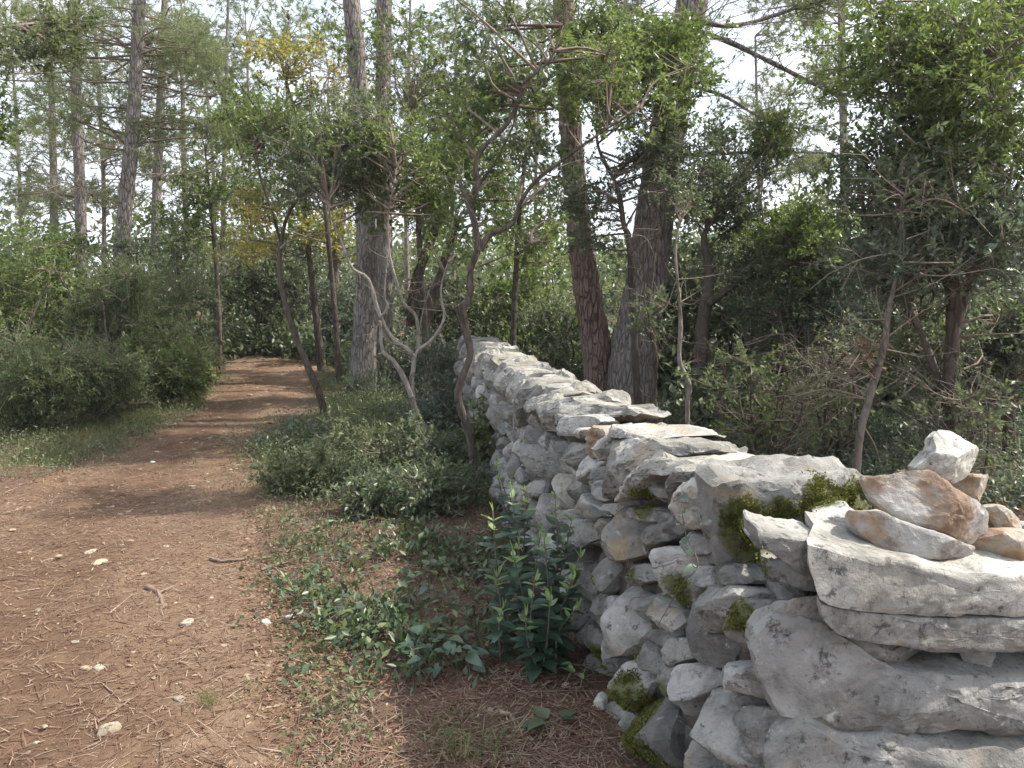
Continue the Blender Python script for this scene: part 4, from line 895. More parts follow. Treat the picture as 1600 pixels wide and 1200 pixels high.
simple_tree('dense holm oak in the shade at the right edge', [(1580, 720), (1575, 600), (1590, 480)], 6.8, [.06, .05, .035], 'bark_dark',
            [(1570, 520, 6.8, 100, 110, .6, 40, 24, {**HOLM, 'mk': 'blue'}), (1480, 560, 7.2, 100, 90, .6, 30, 22, HOLM)], 26, 'holm_oak', reach=1.0, blo=.05)
simple_tree('leafy branch hanging in from a tree at the top left', [(-120, 700), (-110, 400), (-80, 150), (-30, 60), (40, 40)], 6.5, [.08, .07, .05, .03, .012], 'bark_smooth',
            [(40, 50, 6.5, 90, 60, .5, 12, 16, {**LIGHT, 'mk': 'heath', 'L': .05, 'W': .022}), (-20, 160, 6.6, 60, 60, .4, 6, 12, LIGHT)], 10, 'oak_tree', blo=.5)

# --- shrubs: stems, twigs and small leaves
def shrub(label, px, py, Y, wpx, hpx, dep, clumps, sprays, leaf, name='shrub', group=None, bare=0, nst=6, py_base=None, dx=0):
    p = ground_at(px, py) if Y is None else foot(px, py, Y)
    Yd = p[1]; k = Yd / FPX; W_, H_ = wpx * k / 2, hpx * k
    t = Plant(name, label, 'shrub', p, 'bark_dark', group)
    sb = Buf()
    for j in range(nst):
        a = R.uniform(0, 2 * math.pi); e = p + np.array([math.cos(a) * W_ * R.uniform(.2, .7), math.sin(a) * dep * .5, H_ * R.uniform(.6, .95)])
        m_ = (p + e) / 2 + R.normal(0, .08 * H_, 3); Q = spline([p + R.normal(0, .05, 3) * [1, 1, 0] - [0, 0, .03], m_, e], 12)
        sb.tube(Q, np.linspace(.02, .006, 12) * min(1.4, H_ / 1.2), 6, R.uniform()); t.pts.append(Q)
    link('stems', sb.mesh('stems', p), M['bark_dark'], t.root)
    c = p + np.array([dx, 0, H_ * .52])
    t.blob(c, (W_, dep, H_ * .52), clumps, sprays, **leaf)
    if bare: t.bare(bare, min(W_, H_) * .8, 6, .005, .5, lo=.1, hi=1, twl=.3)
    t.done('foliage'); return t
HEA = dict(mk='heath', nl=24, L=.05, W=.013, spray=.24, shell=.45, twr=.0025)
HEA2 = {**HEA, 'nl': 18, 'L': .05, 'W': .014}
SH = dict(mk='holm', nl=12, L=.06, W=.03, spray=.2, shell=.45, twr=.003)
VG = dict(mk='verge', nl=12, L=.05, W=.024, spray=.13, shell=.7, cl=.45, twr=.0015, link_r=.005); VG2 = {**VG, 'mk': 'holm', 'L': .042, 'W': .018, 'nl': 14}; VGB = {**VG, 'mk': 'blue', 'L': .045, 'W': .02}
SHL = {**SH, 'mk': 'holm_light'}; SHB = {**SH, 'mk': 'blue'}
left = [
 ('tall bright green leafy shrub at the left edge', 40, 640, 9.5, 190, 280, .7, 22, 26, SHL),
 ('grey green heath like shrub in front of the ivy footed pine', 190, 640, 9.8, 190, 230, .6, 22, 34, HEA),
 ('low grey shrub spreading over the left verge', 60, 680, 8.4, 230, 150, .5, 20, 34, HEA),
 ('small rounded shrub touching the left edge of the path', 255, 632, None, 130, 95, .4, 16, 26, SHL),
 ('olive shrub behind the rounded pathside shrub', 270, 610, 11.5, 130, 200, .6, 16, 30, HEA2),
 ('dark leafy shrub round the foot of the ivy footed pine', 200, 600, 11.6, 130, 260, .5, 16, 22, SH),
 ('tall olive shrub left of the ivy footed pine', 110, 620, 11.5, 150, 270, .7, 20, 26, SHL),
 ('fine leaved shrub low beside the path bend', 150, 672, 8.8, 140, 120, .4, 14, 32, HEA2),
 ('pale thin shrub against the far pines on the left', 20, 620, 12.5, 160, 260, .8, 16, 22, SHL),
 ('small scrubby bush at the path bend', 318, 602, None, 70, 70, .3, 9, 24, HEA2),
]
for l in left: shrub(*l[:6], l[6], int(l[7] * 1.5), *l[8:], bare=18)
verge = [
 ('low leafy mound between the crooked oak and the forked sapling', 590, 735, None, 180, 62, .5, 18, 16, VG),
 ('grey green mound around the foot of the forked sapling', 690, 745, None, 130, 78, .35, 15, 18, VG2),
 ('low bush nearest the camera left of the sinuous oak', 690, 812, None, 130, 66, .28, 13, 16, VG2),
 ('low bush at the tip of the green verge beside the path', 480, 775, None, 120, 50, .3, 12, 16, VG),
 ('small bush alone in the litter below the verge mounds', 575, 815, None, 70, 50, .2, 9, 18, VG2),
 ('bluish leafy bush against the far half of the wall', 690, 655, 7.6, 110, 110, .35, 18, 22, VGB),
 ('tall bluish bush at the far corner of the wall', 690, 640, 8.9, 80, 130, .3, 16, 22, VGB),
 ('green bush climbing the wall face behind the sinuous oak', 775, 745, 6.0, 70, 140, .18, 14, 20, VG),
 ('low grey bush at the foot of the thick pathside pine', 590, 640, 10.0, 130, 50, .4, 12, 20, VG2),
]
tangle = [
 ('loose twiggy bush behind the wall right of the pale crooked stem', 1200, 700, 6.4, 190, 190, .5, 12, 14, {**VG, 'mk': 'heath'}),
 ('twiggy olive bush low behind the cairn', 1490, 760, 5.6, 230, 230, .5, 13, 14, {**VG, 'mk': 'holm'}),
 ('straggling bush between the arching stem and the pale brown stem', 1300, 690, 6.8, 150, 210, .5, 11, 14, VG),
]
for l in tangle: shrub(*l, name='bush', bare=60, nst=9)
for l in verge: shrub(*l, name='low_bush', nst=5)
mid = [
 ('dark shrub closing the path behind its bend', 400, 570, 17.0, 180, 180, 1.0, 22, 20, FAR),
 ('dim evergreen shrub left of the path bend', 320, 575, 15.5, 130, 230, .9, 18, 20, FAR),
 ('dark evergreen shrub right of the path bend', 470, 572, 17.5, 150, 190, 1.0, 20, 20, FAR),
 ('leafy shrub behind the trunks of the twin pines', 560, 580, 15.0, 130, 130, .8, 16, 20, FARB),
 ('bright leaved bush right of the twin pines', 660, 600, 11.0, 90, 110, .5, 12, 20, SHB),
 ('dark green shrub beyond the far end of the wall', 730, 590, 13.0, 150, 190, .8, 20, 20, FAR),
 ('olive shrub beyond the far half of the wall', 830, 590, 12.5, 150, 200, .8, 20, 20, FARL),
 ('shady shrub left of the reddish pine', 870, 600, 11.0, 110, 150, .6, 14, 22, SH),
 ('dark shrub filling the gap behind the pale crooked stem', 1040, 620, 11.0, 160, 260, .8, 24, 20, FAR),
 ('brown twiggy shrub behind the twisted oak', 1170, 640, 10.5, 170, 260, .8, 20, 20, FAR),
 ('deep green shrub behind the broad holm oak', 1300, 650, 10.0, 200, 280, .8, 24, 20, FARB),
 ('tall dark shrub behind the pale brown stem', 1420, 660, 9.0, 200, 330, .8, 26, 20, FAR),
 ('dark shrub behind the right edge thicket', 1560, 670, 9.0, 220, 400, .8, 28, 20, FARB),
]
for k, l in enumerate(mid):
    t_ = shrub(*l[:6], l[6], int(l[7] * 1.5), *l[8:], bare=24 if k < 8 else 52)

# --- far wood behind everything
fw = Buf()
for k in range(300):
    a = R.uniform(-.75, .75); d = R.uniform(24, 46); c = np.array([math.sin(a) * d, math.cos(a) * d, 0.0]); hgt = R.uniform(2.4, 4.4) * d / 34 * (1.15 if a > .2 or a < -.3 else 1.0)
    n = 150; P = c + rdir(n) * np.array([1.6, 1.6, hgt * .5]) * R.uniform(.3, 1, (n, 1)) ** .4 + np.array([0, 0, hgt * .5 + .2])
    V, t = leaf_batch(P, rdir(n), rdir(n, .8), R.uniform(.16, .38, n), R.uniform(.11, .2, n)); fw.add(V, t, None, np.clip(R.normal(.5, .25, n), 0, 1).repeat(4))
o = link('far_wood', fw.mesh('far_wood', smooth=False), M['heath']); tag(o, kind='stuff')

# ------------------------------------------------------------------ ground cover
def inpoly(px, py, poly):
    r = np.zeros(len(px), bool); n = len(poly)
    for k in range(n):
        x1, y1 = poly[k]; x2, y2 = poly[(k + 1) % n]
        c = ((y1 > py) != (y2 > py)); xi = (x2 - x1) * (py - y1) / (y2 - y1 + 1e-12) + x1; r ^= c & (px < xi)
    return r
def scatter(poly_px, n, clump=None, lo=-.2, soft=.07):                # ground points inside a photo outline laid on the ground
    G_ = np.array([ground_at(*p)[:2] for p in poly_px]); o = []
    mn, mx = G_.min(0), G_.max(0); got = 0; it = 0
    while got < n and it < 60:
        it += 1
        q = R.uniform(mn, mx, (n * 3, 2)); q = q[inpoly(q[:, 0], q[:, 1], G_)]
        if clump and len(q): q = q[fbm(np.stack([q[:, 0] * clump, q[:, 1] * clump, 0 * q[:, 0]], 1), 3, 21) > lo + R.normal(0, .15, len(q))]
        o.append(q); got += len(q)
    q = np.vstack(o)[:n]; q = q + R.normal(0, soft, q.shape) * R.uniform(0, 1.6, (len(q), 1)); return np.column_stack([q, gzn(q[:, 0], q[:, 1]) + .006])
def cover(name, mk, P, hgt, nl, L, W, spread=.06, twig=True, up=1.0):
    """low plants: each a short stem with leaves"""
    b = Buf(); n = len(P); d = nrm(R.normal(0, .45, (n, 3)) + np.array([0, 0, up])); h = hgt * R.uniform(.4, 1.2, (n, 1))
    k = n * nl; si = np.repeat(np.arange(n), nl); T = R.uniform(.1, 1.05, (k, 1))
    Q = P[si] + d[si] * h[si] * T + R.normal(0, spread, (k, 3)) * np.array([1, 1, .35]); Q[:, 2] = np.maximum(Q[:, 2], P[si][:, 2] + .005)
    V, t = leaf_batch(Q, nrm(R.normal(0, 1, (k, 3)) + d[si] * .5), nrm(R.normal(0, .5, (k, 3)) + np.array([0, 0, 1.])), L * R.uniform(.6, 1.3, k), W * R.uniform(.7, 1.2, k))
    b.add(V, t, None, np.clip(np.repeat(R.normal(.5, .17, n), nl) + R.normal(0, .17, k), 0, 1).repeat(4))
    return b
vp = [(410, 770), (425, 690), (500, 668), (560, 640), (640, 640), (700, 640), (705, 600), (735, 640), (800, 720), (830, 800), (740, 805), (640, 790), (560, 800), (480, 790)]
P = scatter(vp, 3000, 1.2, -.4, .2)
b = cover('u', 'heath', P, .22, 18, .032, .012)
o = link('undergrowth', b.mesh('undergrowth', smooth=False), M['verge']); tag(o, kind='stuff')
P = scatter(vp, 700, 1.5, 0., .14); b = cover('u', 'blue', P, .24, 13, .045, .02)
o = link('low_leafy_cover', b.mesh('low_leafy_cover', smooth=False), M['holm']); tag(o, kind='stuff')
P = scatter([(520, 640), (560, 610), (700, 590), (720, 660), (640, 680)], 900, 1.5, -.4); b = cover('u', 'heath', P, .16, 14, .05, .018)
o = link('grassy_cover', b.mesh('grassy_cover', smooth=False), M['verge']); tag(o, kind='stuff')
P = scatter([(650, 690), (705, 570), (735, 600), (800, 720), (760, 740)], 400, 1.5, -.6); b = cover('u', 'blue', P, .4, 26, .05, .024, .09)
o = link('wall_foot_cover', b.mesh('wall_foot_cover', smooth=False), M['blue']); tag(o, kind='stuff')
P = scatter([(1010, 640), (1700, 650), (1800, 800), (1300, 800), (1120, 720)], 3200, .9, -.5); b = cover('u', 'blue', P, .26, 15, .05, .022)
o = link('ivy_carpet', b.mesh('ivy_carpet', smooth=False), M['blue']); tag(o, kind='stuff')
P = scatter([(500, 860), (560, 830), (740, 810), (800, 860), (800, 1010), (700, 1060), (560, 1050), (450, 930), (460, 850)], 330, 3.2, .22, .12); b = cover('u', 'gloss', P, .11, 8, .05, .024, .06)
o = link('creeping_ivy', b.mesh('creeping_ivy', smooth=False), M['ivy']); tag(o, kind='stuff')
P = scatter([(400, 800), (520, 800), (600, 1000), (620, 1200), (480, 1200), (430, 950)], 330, 2.5, 0); b = cover('u', 'heath', P, .045, 8, .03, .013, .03)
P2 = scatter([(-250, 745), (-100, 690), (100, 665), (220, 655), (335, 592), (352, 592), (300, 655), (210, 700), (60, 745)], 1100, 1.6, -.3, .1); b2 = cover('u', 'verge', P2, .13, 10, .04, .014, .05); b.add(np.concatenate(b2.V), b2.T[0], None, np.concatenate(b2.Rn))
o = link('verge_herbs', b.mesh('verge_herbs', smooth=False), M['verge']); tag(o, kind='stuff')
P = np.vstack([scatter([(980, 600), (1040, 585), (1900, 585), (1900, 680), (1100, 680)], 2400), scatter([(520, 585), (980, 560), (980, 600), (700, 600), (560, 610)], 1000), scatter([(-700, 640), (-300, 570), (330, 556), (330, 585), (0, 640)], 1300), scatter([(330, 548), (560, 548), (560, 572), (420, 560), (340, 566)], 700)])
b = cover('u', 'holm', P, .75, 9, .15, .075, .16)
o = link('woodland_undergrowth', b.mesh('woodland_undergrowth', smooth=False), M['holm']); tag(o, kind='stuff')
def grass(name, P, hgt, wid, lean=.5, mk='grass'):
    n = len(P); d = nrm(R.normal(0, lean, (n, 3)) + np.array([0, 0, 1.])); d2 = nrm(d + R.normal(0, .5, (n, 3)) - np.array([0, 0, .3])); h = hgt * R.uniform(.4, 1.2, (n, 1))
    sd = nrm(np.cross(d, rdir(n))) * wid / 2; m = P + d * h * .55; tip = m + d2 * h * .5
    V = np.stack([P - sd, P + sd, m + sd * .7, m - sd * .7, tip], 1).reshape(-1, 3); i5 = np.arange(n)[:, None] * 5
    o = link(name, mesh_np(name, V, i5 + np.array([[3, 2, 4]]), i5 + np.array([[0, 1, 2, 3]]), np.clip(R.normal(.5, .25, n), 0, 1).repeat(5), False), M[mk]); tag(o, kind='stuff'); return o
P = np.vstack([scatter([(-200, 740), (-100, 680), (80, 650), (215, 655), (180, 700), (60, 735), (-100, 770)], 6500, 1.4, -.2, .2), scatter([(180, 670), (330, 600), (345, 600), (300, 640), (230, 680)], 1800, 2, -.1),
               scatter([(500, 640), (480, 600), (520, 575), (560, 600), (560, 650)], 2600, 1.5, -.5), scatter(vp, 11000, 1.3, -.7, .2), scatter([(640, 1150), (800, 1150), (800, 1200), (640, 1200)], 160, 3, .1)])
grass('grass', P, .12, .0045)
for k, (px, py) in enumerate([(712, 1178), (325, 1100), (600, 880), (560, 900)]):
    c = ground_at(px, py); n = 110; P = c + R.normal(0, .022, (n, 3)) * [1, 1, 0]; o = grass('grass_tuft', P, .09, .0022, .35)
    del o['kind']; o.location = c; o.data.transform(Matrix.Translation(-Vector(c)))
    tag(o, ['fresh grass tuft in the pine litter at the bottom of the picture', 'small grass tuft at the edge of the bare path', 'feathery grass tuft beside the creeping ivy', 'short grass tuft left of the feathery one'][k], 'grass tuft')

# ------------------------------------------------------------------ litter
near = [(-400, 1300), (-300, 900), (0, 740), (330, 600), (500, 600), (560, 650), (420, 760), (560, 800), (830, 820), (960, 1130), (1040, 1300)]
P = scatter(near, 42000, 1.1, -.9); n = len(P)
P = np.vstack([P, scatter([(480, 1060), (760, 1040), (900, 1060), (1000, 1300), (480, 1300)], 7000, 1.4, -.6)]); n = len(P)
dist = P[:, 1]; keep = R.uniform(size=n) < np.clip(5.0 / dist, .1, 1); P = P[keep]; n = len(P)
a = R.uniform(0, math.pi * 2, n); d = np.stack([np.cos(a), np.sin(a), R.normal(0, .12, n)], 1); ln = R.uniform(.025, .075, n)[:, None]; sd = np.stack([-np.sin(a), np.cos(a), 0 * a], 1) * R.uniform(.0012, .0026, n)[:, None]
P = P + np.array([0, 0, .008]) + R.uniform(0, .008, (n, 1)) * [0, 0, 1]
V = np.stack([P - sd, P + sd, P + d * ln + sd * .4, P + d * ln - sd * .4], 1).reshape(-1, 3)
o = link('pine_needle_litter', mesh_np('pine_needle_litter', V, None, np.arange(n * 4).reshape(-1, 4), R.uniform(0, 1, n).repeat(4), False), M['needle_dead']); tag(o, kind='stuff')
P = np.vstack([scatter(near, 5200, 1.3, -.3), scatter([(395, 790), (470, 960), (560, 1260), (430, 1260), (380, 950), (370, 800)], 1500, 2, -.4), scatter([(-300, 900), (-100, 800), (150, 700), (330, 600), (340, 610), (200, 720), (-60, 850)], 1500, 2, -.3), scatter([(430, 900), (520, 800), (830, 820), (960, 1130), (1000, 1260), (420, 1260)], 2600, 2, -.5)]); n = len(P)
V, t = leaf_batch(P + [0, 0, .008], R.normal(0, 1, (n, 3)) * [1, 1, .25], nrm(R.normal(0, .35, (n, 3)) + [0, 0, 1.]), R.uniform(.008, .034, n), R.uniform(.005, .016, n), .25)
o = link('leaf_litter', mesh_np('leaf_litter', V, t, None, R.uniform(0, 1, n).repeat(4), False), M['brown']); tag(o, kind='stuff')
P = np.vstack([scatter(near, 380, 1.2, -.2), scatter([(430, 800), (800, 830), (960, 1130), (1000, 1260), (480, 1260)], 260)]); n = len(P); a = R.uniform(0, 2 * math.pi, n); d = np.stack([np.cos(a), np.sin(a), R.normal(0, .1, n)], 1) * R.uniform(.05, .28, n)[:, None]
V, q = twig_batch(P + [0, 0, .01], P + d + [0, 0, .012], R.uniform(.0015, .004, n), .0012)
o = link('twig_litter', mesh_np('twig_litter', V, None, q, R.uniform(0, 1, n).repeat(6)), M['wood']); tag(o, kind='stuff')
# pebbles
bm = bmesh.new(); bmesh.ops.create_icosphere(bm, subdivisions=3, radius=1.0); IV = np.array([v.co[:] for v in bm.verts]); IT = np.array([[v.index for v in f.verts] for f in bm.faces]); bm.free()
bm = bmesh.new(); bmesh.ops.create_icosphere(bm, subdivisions=1, radius=1.0); JV = np.array([v.co[:] for v in bm.verts]); JT = np.array([[v.index for v in f.verts] for f in bm.faces]); bm.free()
def rock(dims, planes=9, V=IV):
    n = rdir(planes); n = np.vstack([n, [[0, 0, 1], [0, 0, -1], [1, 0, 0], [-1, 0, 0], [0, 1, 0], [0, -1, 0]]]); n = nrm(n + R.normal(0, .12, n.shape)); d = np.concatenate([R.uniform(.72, 1.05, planes), R.uniform(.75, .9, 6)])
    dt = V @ n.T; r = np.min(np.where(dt > .05, d / np.maximum(dt, .05), 9), axis=1)
    W_ = V * np.minimum(r, 1.15)[:, None]; W_ = W_ + .05 * np.stack([vnoise(W_ * 3 + R.uniform(0, 50), k) for k in range(3)], 1)
    return W_ * np.asarray(dims)
gv = Buf()
P = np.vstack([scatter([(p[0], p[1]) for p in pl[:-1]] + [(p[0], p[1]) for p in pr[::-1]], 480, 1.0, 0), scatter(near, 160)])
for p in P:
    s_ = R.uniform(.004, .013) * (1 + .1 * p[1]); gv.add(rock((s_ * R.uniform(.8, 1.5), s_, s_ * .5), 5, JV) + p + [0, 0, s_ * .25], JT, None, R.uniform())
gv.Rn = [np.zeros_like(r) for r in gv.Rn]
o = link('gravel', gv.mesh('gravel'), M['stone'], None, None, (.85, .7, .52)); tag(o, kind='stuff')
def loose(px, py, wpx, label, tn=(1.1, 1.0, .85), mk='stone', group=None, h=.45):
    c = ground_at(px, py); w_ = wpx * c[1] / FPX * .5; o = link('loose_stone', mesh_np('loose_stone', rock((w_, w_ * R.uniform(.65, .9), w_ * h)), IT), M[mk], None, (c[0], c[1], c[2] + w_ * h * .45 + .01), tn); o.rotation_euler = (0, 0, R.uniform(0, 6))
    return tag(o, label, 'stone', group)
loose(172, 1140, 46, 'largest pale stone lying on the path at the bottom left', (1.2, 1.05, .82), h=.35)
loose(292, 979, 26, 'squarish cream stone beside the knotted wood on the path', (1.1, 1.0, .82))
loose(416, 977, 22, 'white stone in the litter, left one of a close pair', (1.7, 1.68, 1.6))
loose(452, 969, 17, 'white stone in the litter, right one of a close pair', (1.7, 1.68, 1.6))
loose(155, 1046, 28, 'flat buff stone half sunk in the middle of the path', (1.3, 1.15, .9), h=.25)
loose(135, 1046, 20, 'brown stone touching the flat buff stone on the path', (1.05, .85, .6), h=.3)
loose(118, 1008, 14, 'small cream stone above the flat buff stone', (1.3, 1.15, .9))
loose(238, 720, 10, 'tiny white stone on the far part of the path', (1.6, 1.6, 1.5))
loose(155, 888, 30, 'flat tan stone flush with the middle of the path', (1.0, .82, .6), h=.2)
loose(143, 870, 24, 'pale flat stone just above the flush tan one', (1.0, .85, .65), h=.22)
loose(92, 878, 13, 'small ochre stone on the left half of the path', (1.2, 1.0, .7))
loose(280, 1092, 22, 'pale pebble stone at the foot of the path near the largest stone', (1.1, 1.0, .85), h=.3)
loose(940, 1112, 34, 'rough pale stone fallen at the foot of the wall', (1.3, 1.28, 1.2), h=.8)
loose(885, 1082, 18, 'small white stone in the litter near the wall foot', (1.3, 1.2, 1.1))
loose(794, 1192, 20, 'cream stone at the bottom edge in the pine litter', (1.3, 1.2, 1.0))
for k, (px, py) in enumerate([(20, 830), (60, 960), (200, 800), (260, 860), (300, 760), (330, 690), (70, 1130), (100, 1185), (365, 945), (240, 1060), (350, 1010), (10, 1190), (175, 790), (225, 905), (390, 620), (420, 640)]):
    loose(px, py, R.uniform(9, 16), 'small tan pebble half buried in the trodden path', (.95, .8, .6), group='pebbles half buried in the path', h=.3)
# sticks
def stick(pts, r, label, mk='wood', name='fallen_stick', h=.012, side=()):
    P = np.array([ground_at(*p) for p in pts]) + [0, 0, h]; b = Buf(); m = 16; Q, rr = spline(P, m, np.interp(np.linspace(0, 1, len(P)), [0, 1], r)); Q += R.normal(0, r[0] * .3, Q.shape)
    b.tube(Q, rr * R.uniform(.85, 1.15, m), 7, R.uniform(.3, .9))
    for k in range(len(side)): b.tube([Q[6 + 2 * k], Q[6 + 2 * k] + np.array([side[k], .05, .02])], [r[0] * .6, r[0] * .2], 5, .6)
    c = P[0]; o = link(name, b.mesh(name, c), M[mk], None, tuple(c)); return tag(o, label, 'stick')
stick([(230, 925), (245, 932), (252, 945), (258, 957)], (.014, .012), 'knotted pale piece of wood lying in the path', side=(.06, -.04))
stick([(327, 880), (345, 884), (372, 883), (386, 882)], (.009, .006), 'dark curved stick right of the path middle', 'twig')
stick([(408, 899), (430, 894), (465, 889)], (.009, .007), 'straight reddish stick beside the verge herbs', side=(.05,))
stick([(510, 1034), (530, 1020), (566, 1008)], (.012, .008), 'grey stick at the lower edge of the creeping ivy', 'twig')
stick([(660, 1150), (740, 1155), (820, 1152), (860, 1140)], (.006, .003), 'long thin twig lying across the litter near the bottom', 'twig', side=(.12, .1))
stick([(750, 1110), (775, 1118), (805, 1128)], (.014, .009), 'pale splinter of bark near the wall foot')
stick([(150, 1128), (175, 1112), (215, 1085)], (.006, .003), 'pale thin curved stick next to the largest path stone')
stick([(10, 938), (28, 932), (45, 926)], (.012, .009), 'cream broken stick at the left edge of the path')
stick([(0, 800), (20, 797), (48, 786)], (.012, .008), 'bleached stick on the left verge')
stick([(135, 655), (170, 658), (200, 662)], (.012, .005), 'long bleached twig under the left shrubs')
stick([(-20, 700), (40, 690), (90, 680)], (.014, .006), 'grey dead branch at the foot of the low grey shrub', 'twig', side=(.2, .25, -.1))
stick([(20, 715), (60, 690), (110, 675)], (.01, .005), 'second grey dead branch crossing the first on the left verge', 'twig', side=(.2, .15))
stick([(970, 1090), (985, 1110), (1000, 1140)], (.005, .003), 'thin bent twig leaning by the mossy wall foot', 'twig')
stick([(560, 1150), (575, 1170), (585, 1195)], (.014, .017), 'short dark rotten stump in the litter', 'fill', h=.015)
stick([(345, 1000), (400, 1085), (430, 1060)], (.004, .002), 'fine straw coloured stem on the path verge')

# ------------------------------------------------------------------ foreground plants: each leaf is a part
def leaf_mesh(name, mk, wr=.5, curl=.12, tipx=.62):
    xs = np.linspace(0, 1, 7); wd = wr * .5 * np.sin(np.pi * xs ** tipx) ** .9; V = []
    for x_, w__ in zip(xs, wd):
        for sgn in (-1, 0, 1): V.append((x_, sgn * w__, -curl * x_ * x_ + abs(sgn) * w__ * .25))
    q = [(3 * k + j, 3 * k + 3 + j, 3 * k + 4 + j, 3 * k + 1 + j) for k in range(6) for j in (0, 1)]
    me = mesh_np(name, np.array(V), None, np.array(q), np.full(len(V), R.uniform(.2, .8))); me.materials.append(M[mk]); return me
LG = [leaf_mesh('leaf', 'gloss', .6, .1 + .06 * k) for k in range(3)]; LT = [leaf_mesh('leaf', 'tip', .45, .02), leaf_mesh('leaf', 'tip', .5, .08)]
LI = [leaf_mesh('leaf', 'holm', .62, .1, .5), leaf_mesh('leaf', 'gloss', .7, .12, .5)]; LL = [leaf_mesh('leaf', 'holm_light', .5, .1, .55)]
def add_leaf(me, root, base, pos, d, up, L):
    d = Vector(d).normalized(); sd = Vector(up).cross(d).normalized(); n = d.cross(sd); mt = Matrix((d * L, sd * L, n * L)).transposed().to_4x4(); mt.translation = Vector(pos) - Vector(base)
    o = bpy.data.objects.new('leaf', me); C.objects.link(o); o.parent = root; o.matrix_local = mt
    return o
def erect_plant(label, px, py, stems, cat='plant', name='laurel_sapling', L=.06, pair=.045, mats=(LG, LT), tipn=2, spread=.12):
    b = ground_at(px, py); root = empty(name, tuple(b), label, cat); sb = Buf()
    for (tx, ty, Y) in stems:
        tip = at(tx, ty, Y); a0 = b + np.array([(tip[0] - b[0]) * .45 + R.normal(0, .03), (tip[1] - b[1]) * .6, 0]); a0[2] = float(gz(a0[0], a0[1]))
        Q = spline([a0, (a0 + tip) / 2 + R.normal(0, .02, 3), tip], 18); sb = Buf(); sb.tube(Q, np.linspace(.005, .002, 18), 5, .3)
        link('stem', sb.mesh('stem', b), M['twig'], root); H = np.linalg.norm(tip - a0); k = 0; z = .12 * H; ang = R.uniform(0, 6)
        while z < H:
            f = z / H; p = Q[min(int(f * 17), 17)]
            for sg in (0, math.pi):
                aa = ang + sg + R.normal(0, .25); dz = .05 + .5 * f ** 3 + R.normal(0, .15); d = (math.cos(aa), math.sin(aa), dz)
                young = f > 1 - tipn * pair / H; ll = L * (R.uniform(.8, 1.2) if not young else R.uniform(.5, .8))
                me = (mats[1] if young else mats[0]); add_leaf(me[R.integers(len(me))], root, b, p, d, (0, 0, 1), ll)
            ang += math.pi / 2 + R.normal(0, .2); z += pair * R.uniform(.8, 1.2)
        for j in range(3): add_leaf(mats[1][j % len(mats[1])], root, b, Q[-1], (R.normal(0, .4), R.normal(0, .4), 1), (1, .2, 0), L * .6)
    return root
erect_plant('dark glossy leaved sapling with bright green tips at the foot of the wall', 840, 1030, [(798, 765, 3.35), (770, 800, 3.3), (822, 772, 3.4), (868, 782, 3.3), (893, 815, 3.25), (850, 840, 3.1), (800, 860, 3.1), (895, 900, 3.0), (775, 900, 3.2), (835, 905, 2.95), (905, 870, 3.1), (860, 930, 2.9), (810, 850, 3.25), (880, 850, 3.2), (785, 950, 3.05), (820, 960, 2.9), (900, 950, 2.95), (845, 830, 3.3)], L=.082, pair=.038)
erect_plant('pale tipped sapling growing between wall and sinuous oak', 815, 850, [(812, 692, 4.6), (780, 742, 4.4), (775, 722, 4.5), (800, 745, 4.4), (845, 760, 4.3), (860, 775, 4.2), (820, 770, 4.3)], L=.07, pair=.06)
def low_plant(label, px, py, rpx, n, L, mats, name, cat='plant', lift=.08, dz=.25):
    b = ground_at(px, py); root = empty(name, tuple(b), label, cat); sb = Buf(); r = rpx * b[1] / FPX
    for k in range(n):
        a = R.uniform(0, 6.283); q = r * math.sqrt(R.uniform()); p = b + np.array([math.cos(a) * q, math.sin(a) * q, 0]); p[2] = float(gzn(p[0], p[1])[0]) + R.uniform(.25, 1) * lift
        f_ = p + np.array([R.normal(0, .05), R.normal(0, .05), 0]); f_[2] = b[2]
        sb.tube(spline([f_, (f_ + p) / 2 + [0, 0, lift * .15], p], 6), np.linspace(.0025, .0015, 6), 4, .3, False)
        add_leaf(mats[R.integers(len(mats))], root, b, p, (math.cos(a) + R.normal(0, .4), math.sin(a) + R.normal(0, .4), R.normal(dz * .2, .25)), (R.normal(0, .25), R.normal(0, .25), 1), L * R.uniform(.7, 1.2))
    o = link('stems', sb.mesh('stems', b), M['twig'], root); o['kind'] = 'stuff'; return root
low_plant('low clump of big dark bluish leaves left of the glossy sapling', 695, 1045, 62, 46, .075, LI + LG, 'ivy_clump', lift=.14)
low_plant('ivy clump with mixed green leaves above the grey stick', 590, 980, 70, 60, .05, LI + LL, 'ivy_clump', lift=.1)
low_plant('ivy clump sprawling in the middle of the creeping ivy', 690, 930, 80, 70, .05, LI + LL, 'ivy_clump', lift=.12)
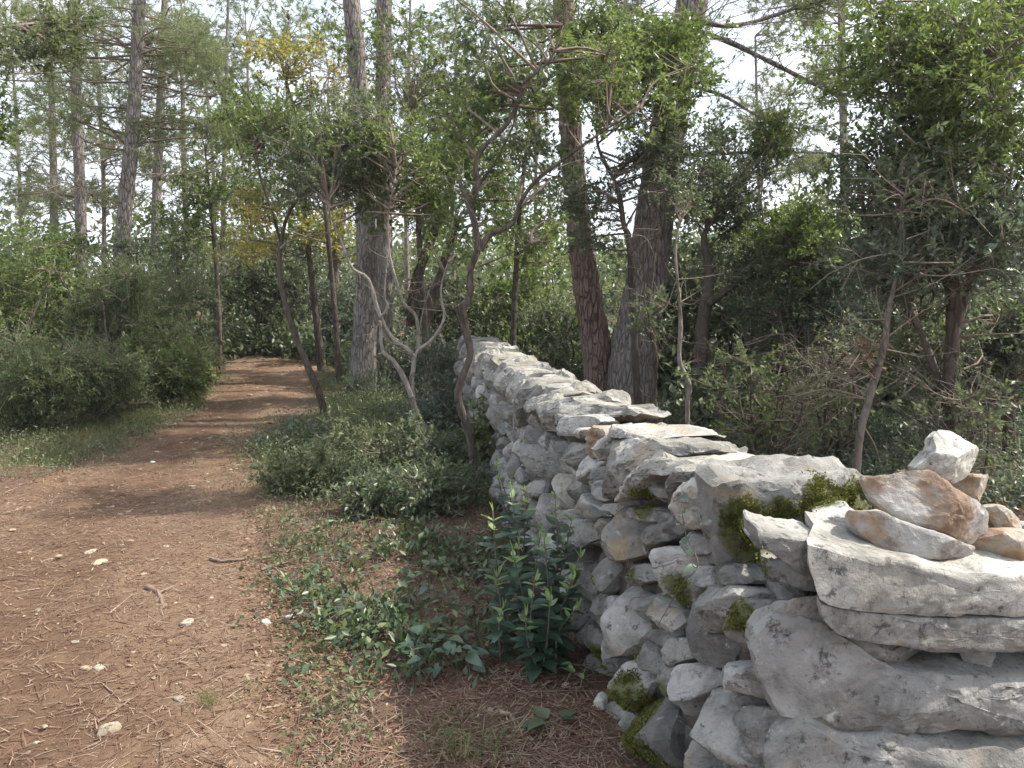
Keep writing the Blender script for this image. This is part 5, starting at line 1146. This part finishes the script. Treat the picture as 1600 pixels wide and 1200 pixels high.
low_plant('ivy clump closest to the verge, thin and scattered', 545, 900, 60, 40, .045, LI + LL, 'ivy_clump', lift=.09)
low_plant('leafy clump with larger light leaves by the crooked young oak', 480, 705, 75, 110, .075, LG + LL + LI, 'leafy_clump', lift=.28)
low_plant('broad leaved seedling with one pale round leaf near the wall foot', 862, 1140, 24, 6, .075, LI, 'seedling', lift=.05)
low_plant('bright green seedling against the mossy base of the wall', 905, 1080, 20, 9, .045, LT, 'seedling', lift=.09)
low_plant('single flat leaved seedling in the bare litter beside the sapling', 812, 1068, 12, 2, .06, LI, 'seedling', lift=.03)
b = np.array(fpt(1105, 870)); root = empty('climbing_vine', tuple(b), 'thin vine with a few blue green leaves on the upright mossy stone', 'vine')
vp_ = [fpt(1060, 980), fpt(1100, 915), fpt(1130, 880), fpt(1112, 840), fpt(1105, 810), fpt(1102, 765)]; vp_ = [p - NN * .05 for p in vp_]
sb = Buf(); Q = spline(vp_, 30); sb.tube(Q, .0016, 4, .2); link('stem', sb.mesh('stem', b), M['twig'], root)
for k in (4, 11, 15, 18, 22, 25, 28): add_leaf(LG[k % 3], root, b, Q[k], (-NN[0] * .4 + R.normal(0, .4), -.6, R.normal(.1, .4)), (-.5, -.5, .6), .045)

# ------------------------------------------------------------------ thin haze volume added to pale the distant trees
hz = bpy.data.materials.new('haze'); hz.use_nodes = True; t = hz.node_tree; t.nodes.clear()
pv = N(t, 'ShaderNodeVolumePrincipled', Density=0.0007); pv.inputs['Color'].default_value = (.95, .97, 1, 1); pv.inputs['Anisotropy'].default_value = 0.2
ho = t.nodes.new('ShaderNodeOutputMaterial'); t.links.new(pv.outputs[0], ho.inputs['Volume'])
x0, x1, y0, y1, z0, z1 = -450., 450., -450., 450., -1.4, 16.
V = np.array([(x, y, z) for z in (z0, z1) for y in (y0, y1) for x in (x0, x1)])
o = link('haze', mesh_np('haze', V, None, np.array([(0, 2, 3, 1), (4, 5, 7, 6), (0, 1, 5, 4), (2, 6, 7, 3), (0, 4, 6, 2), (1, 3, 7, 5)]), smooth=False), hz); tag(o, kind='stuff')
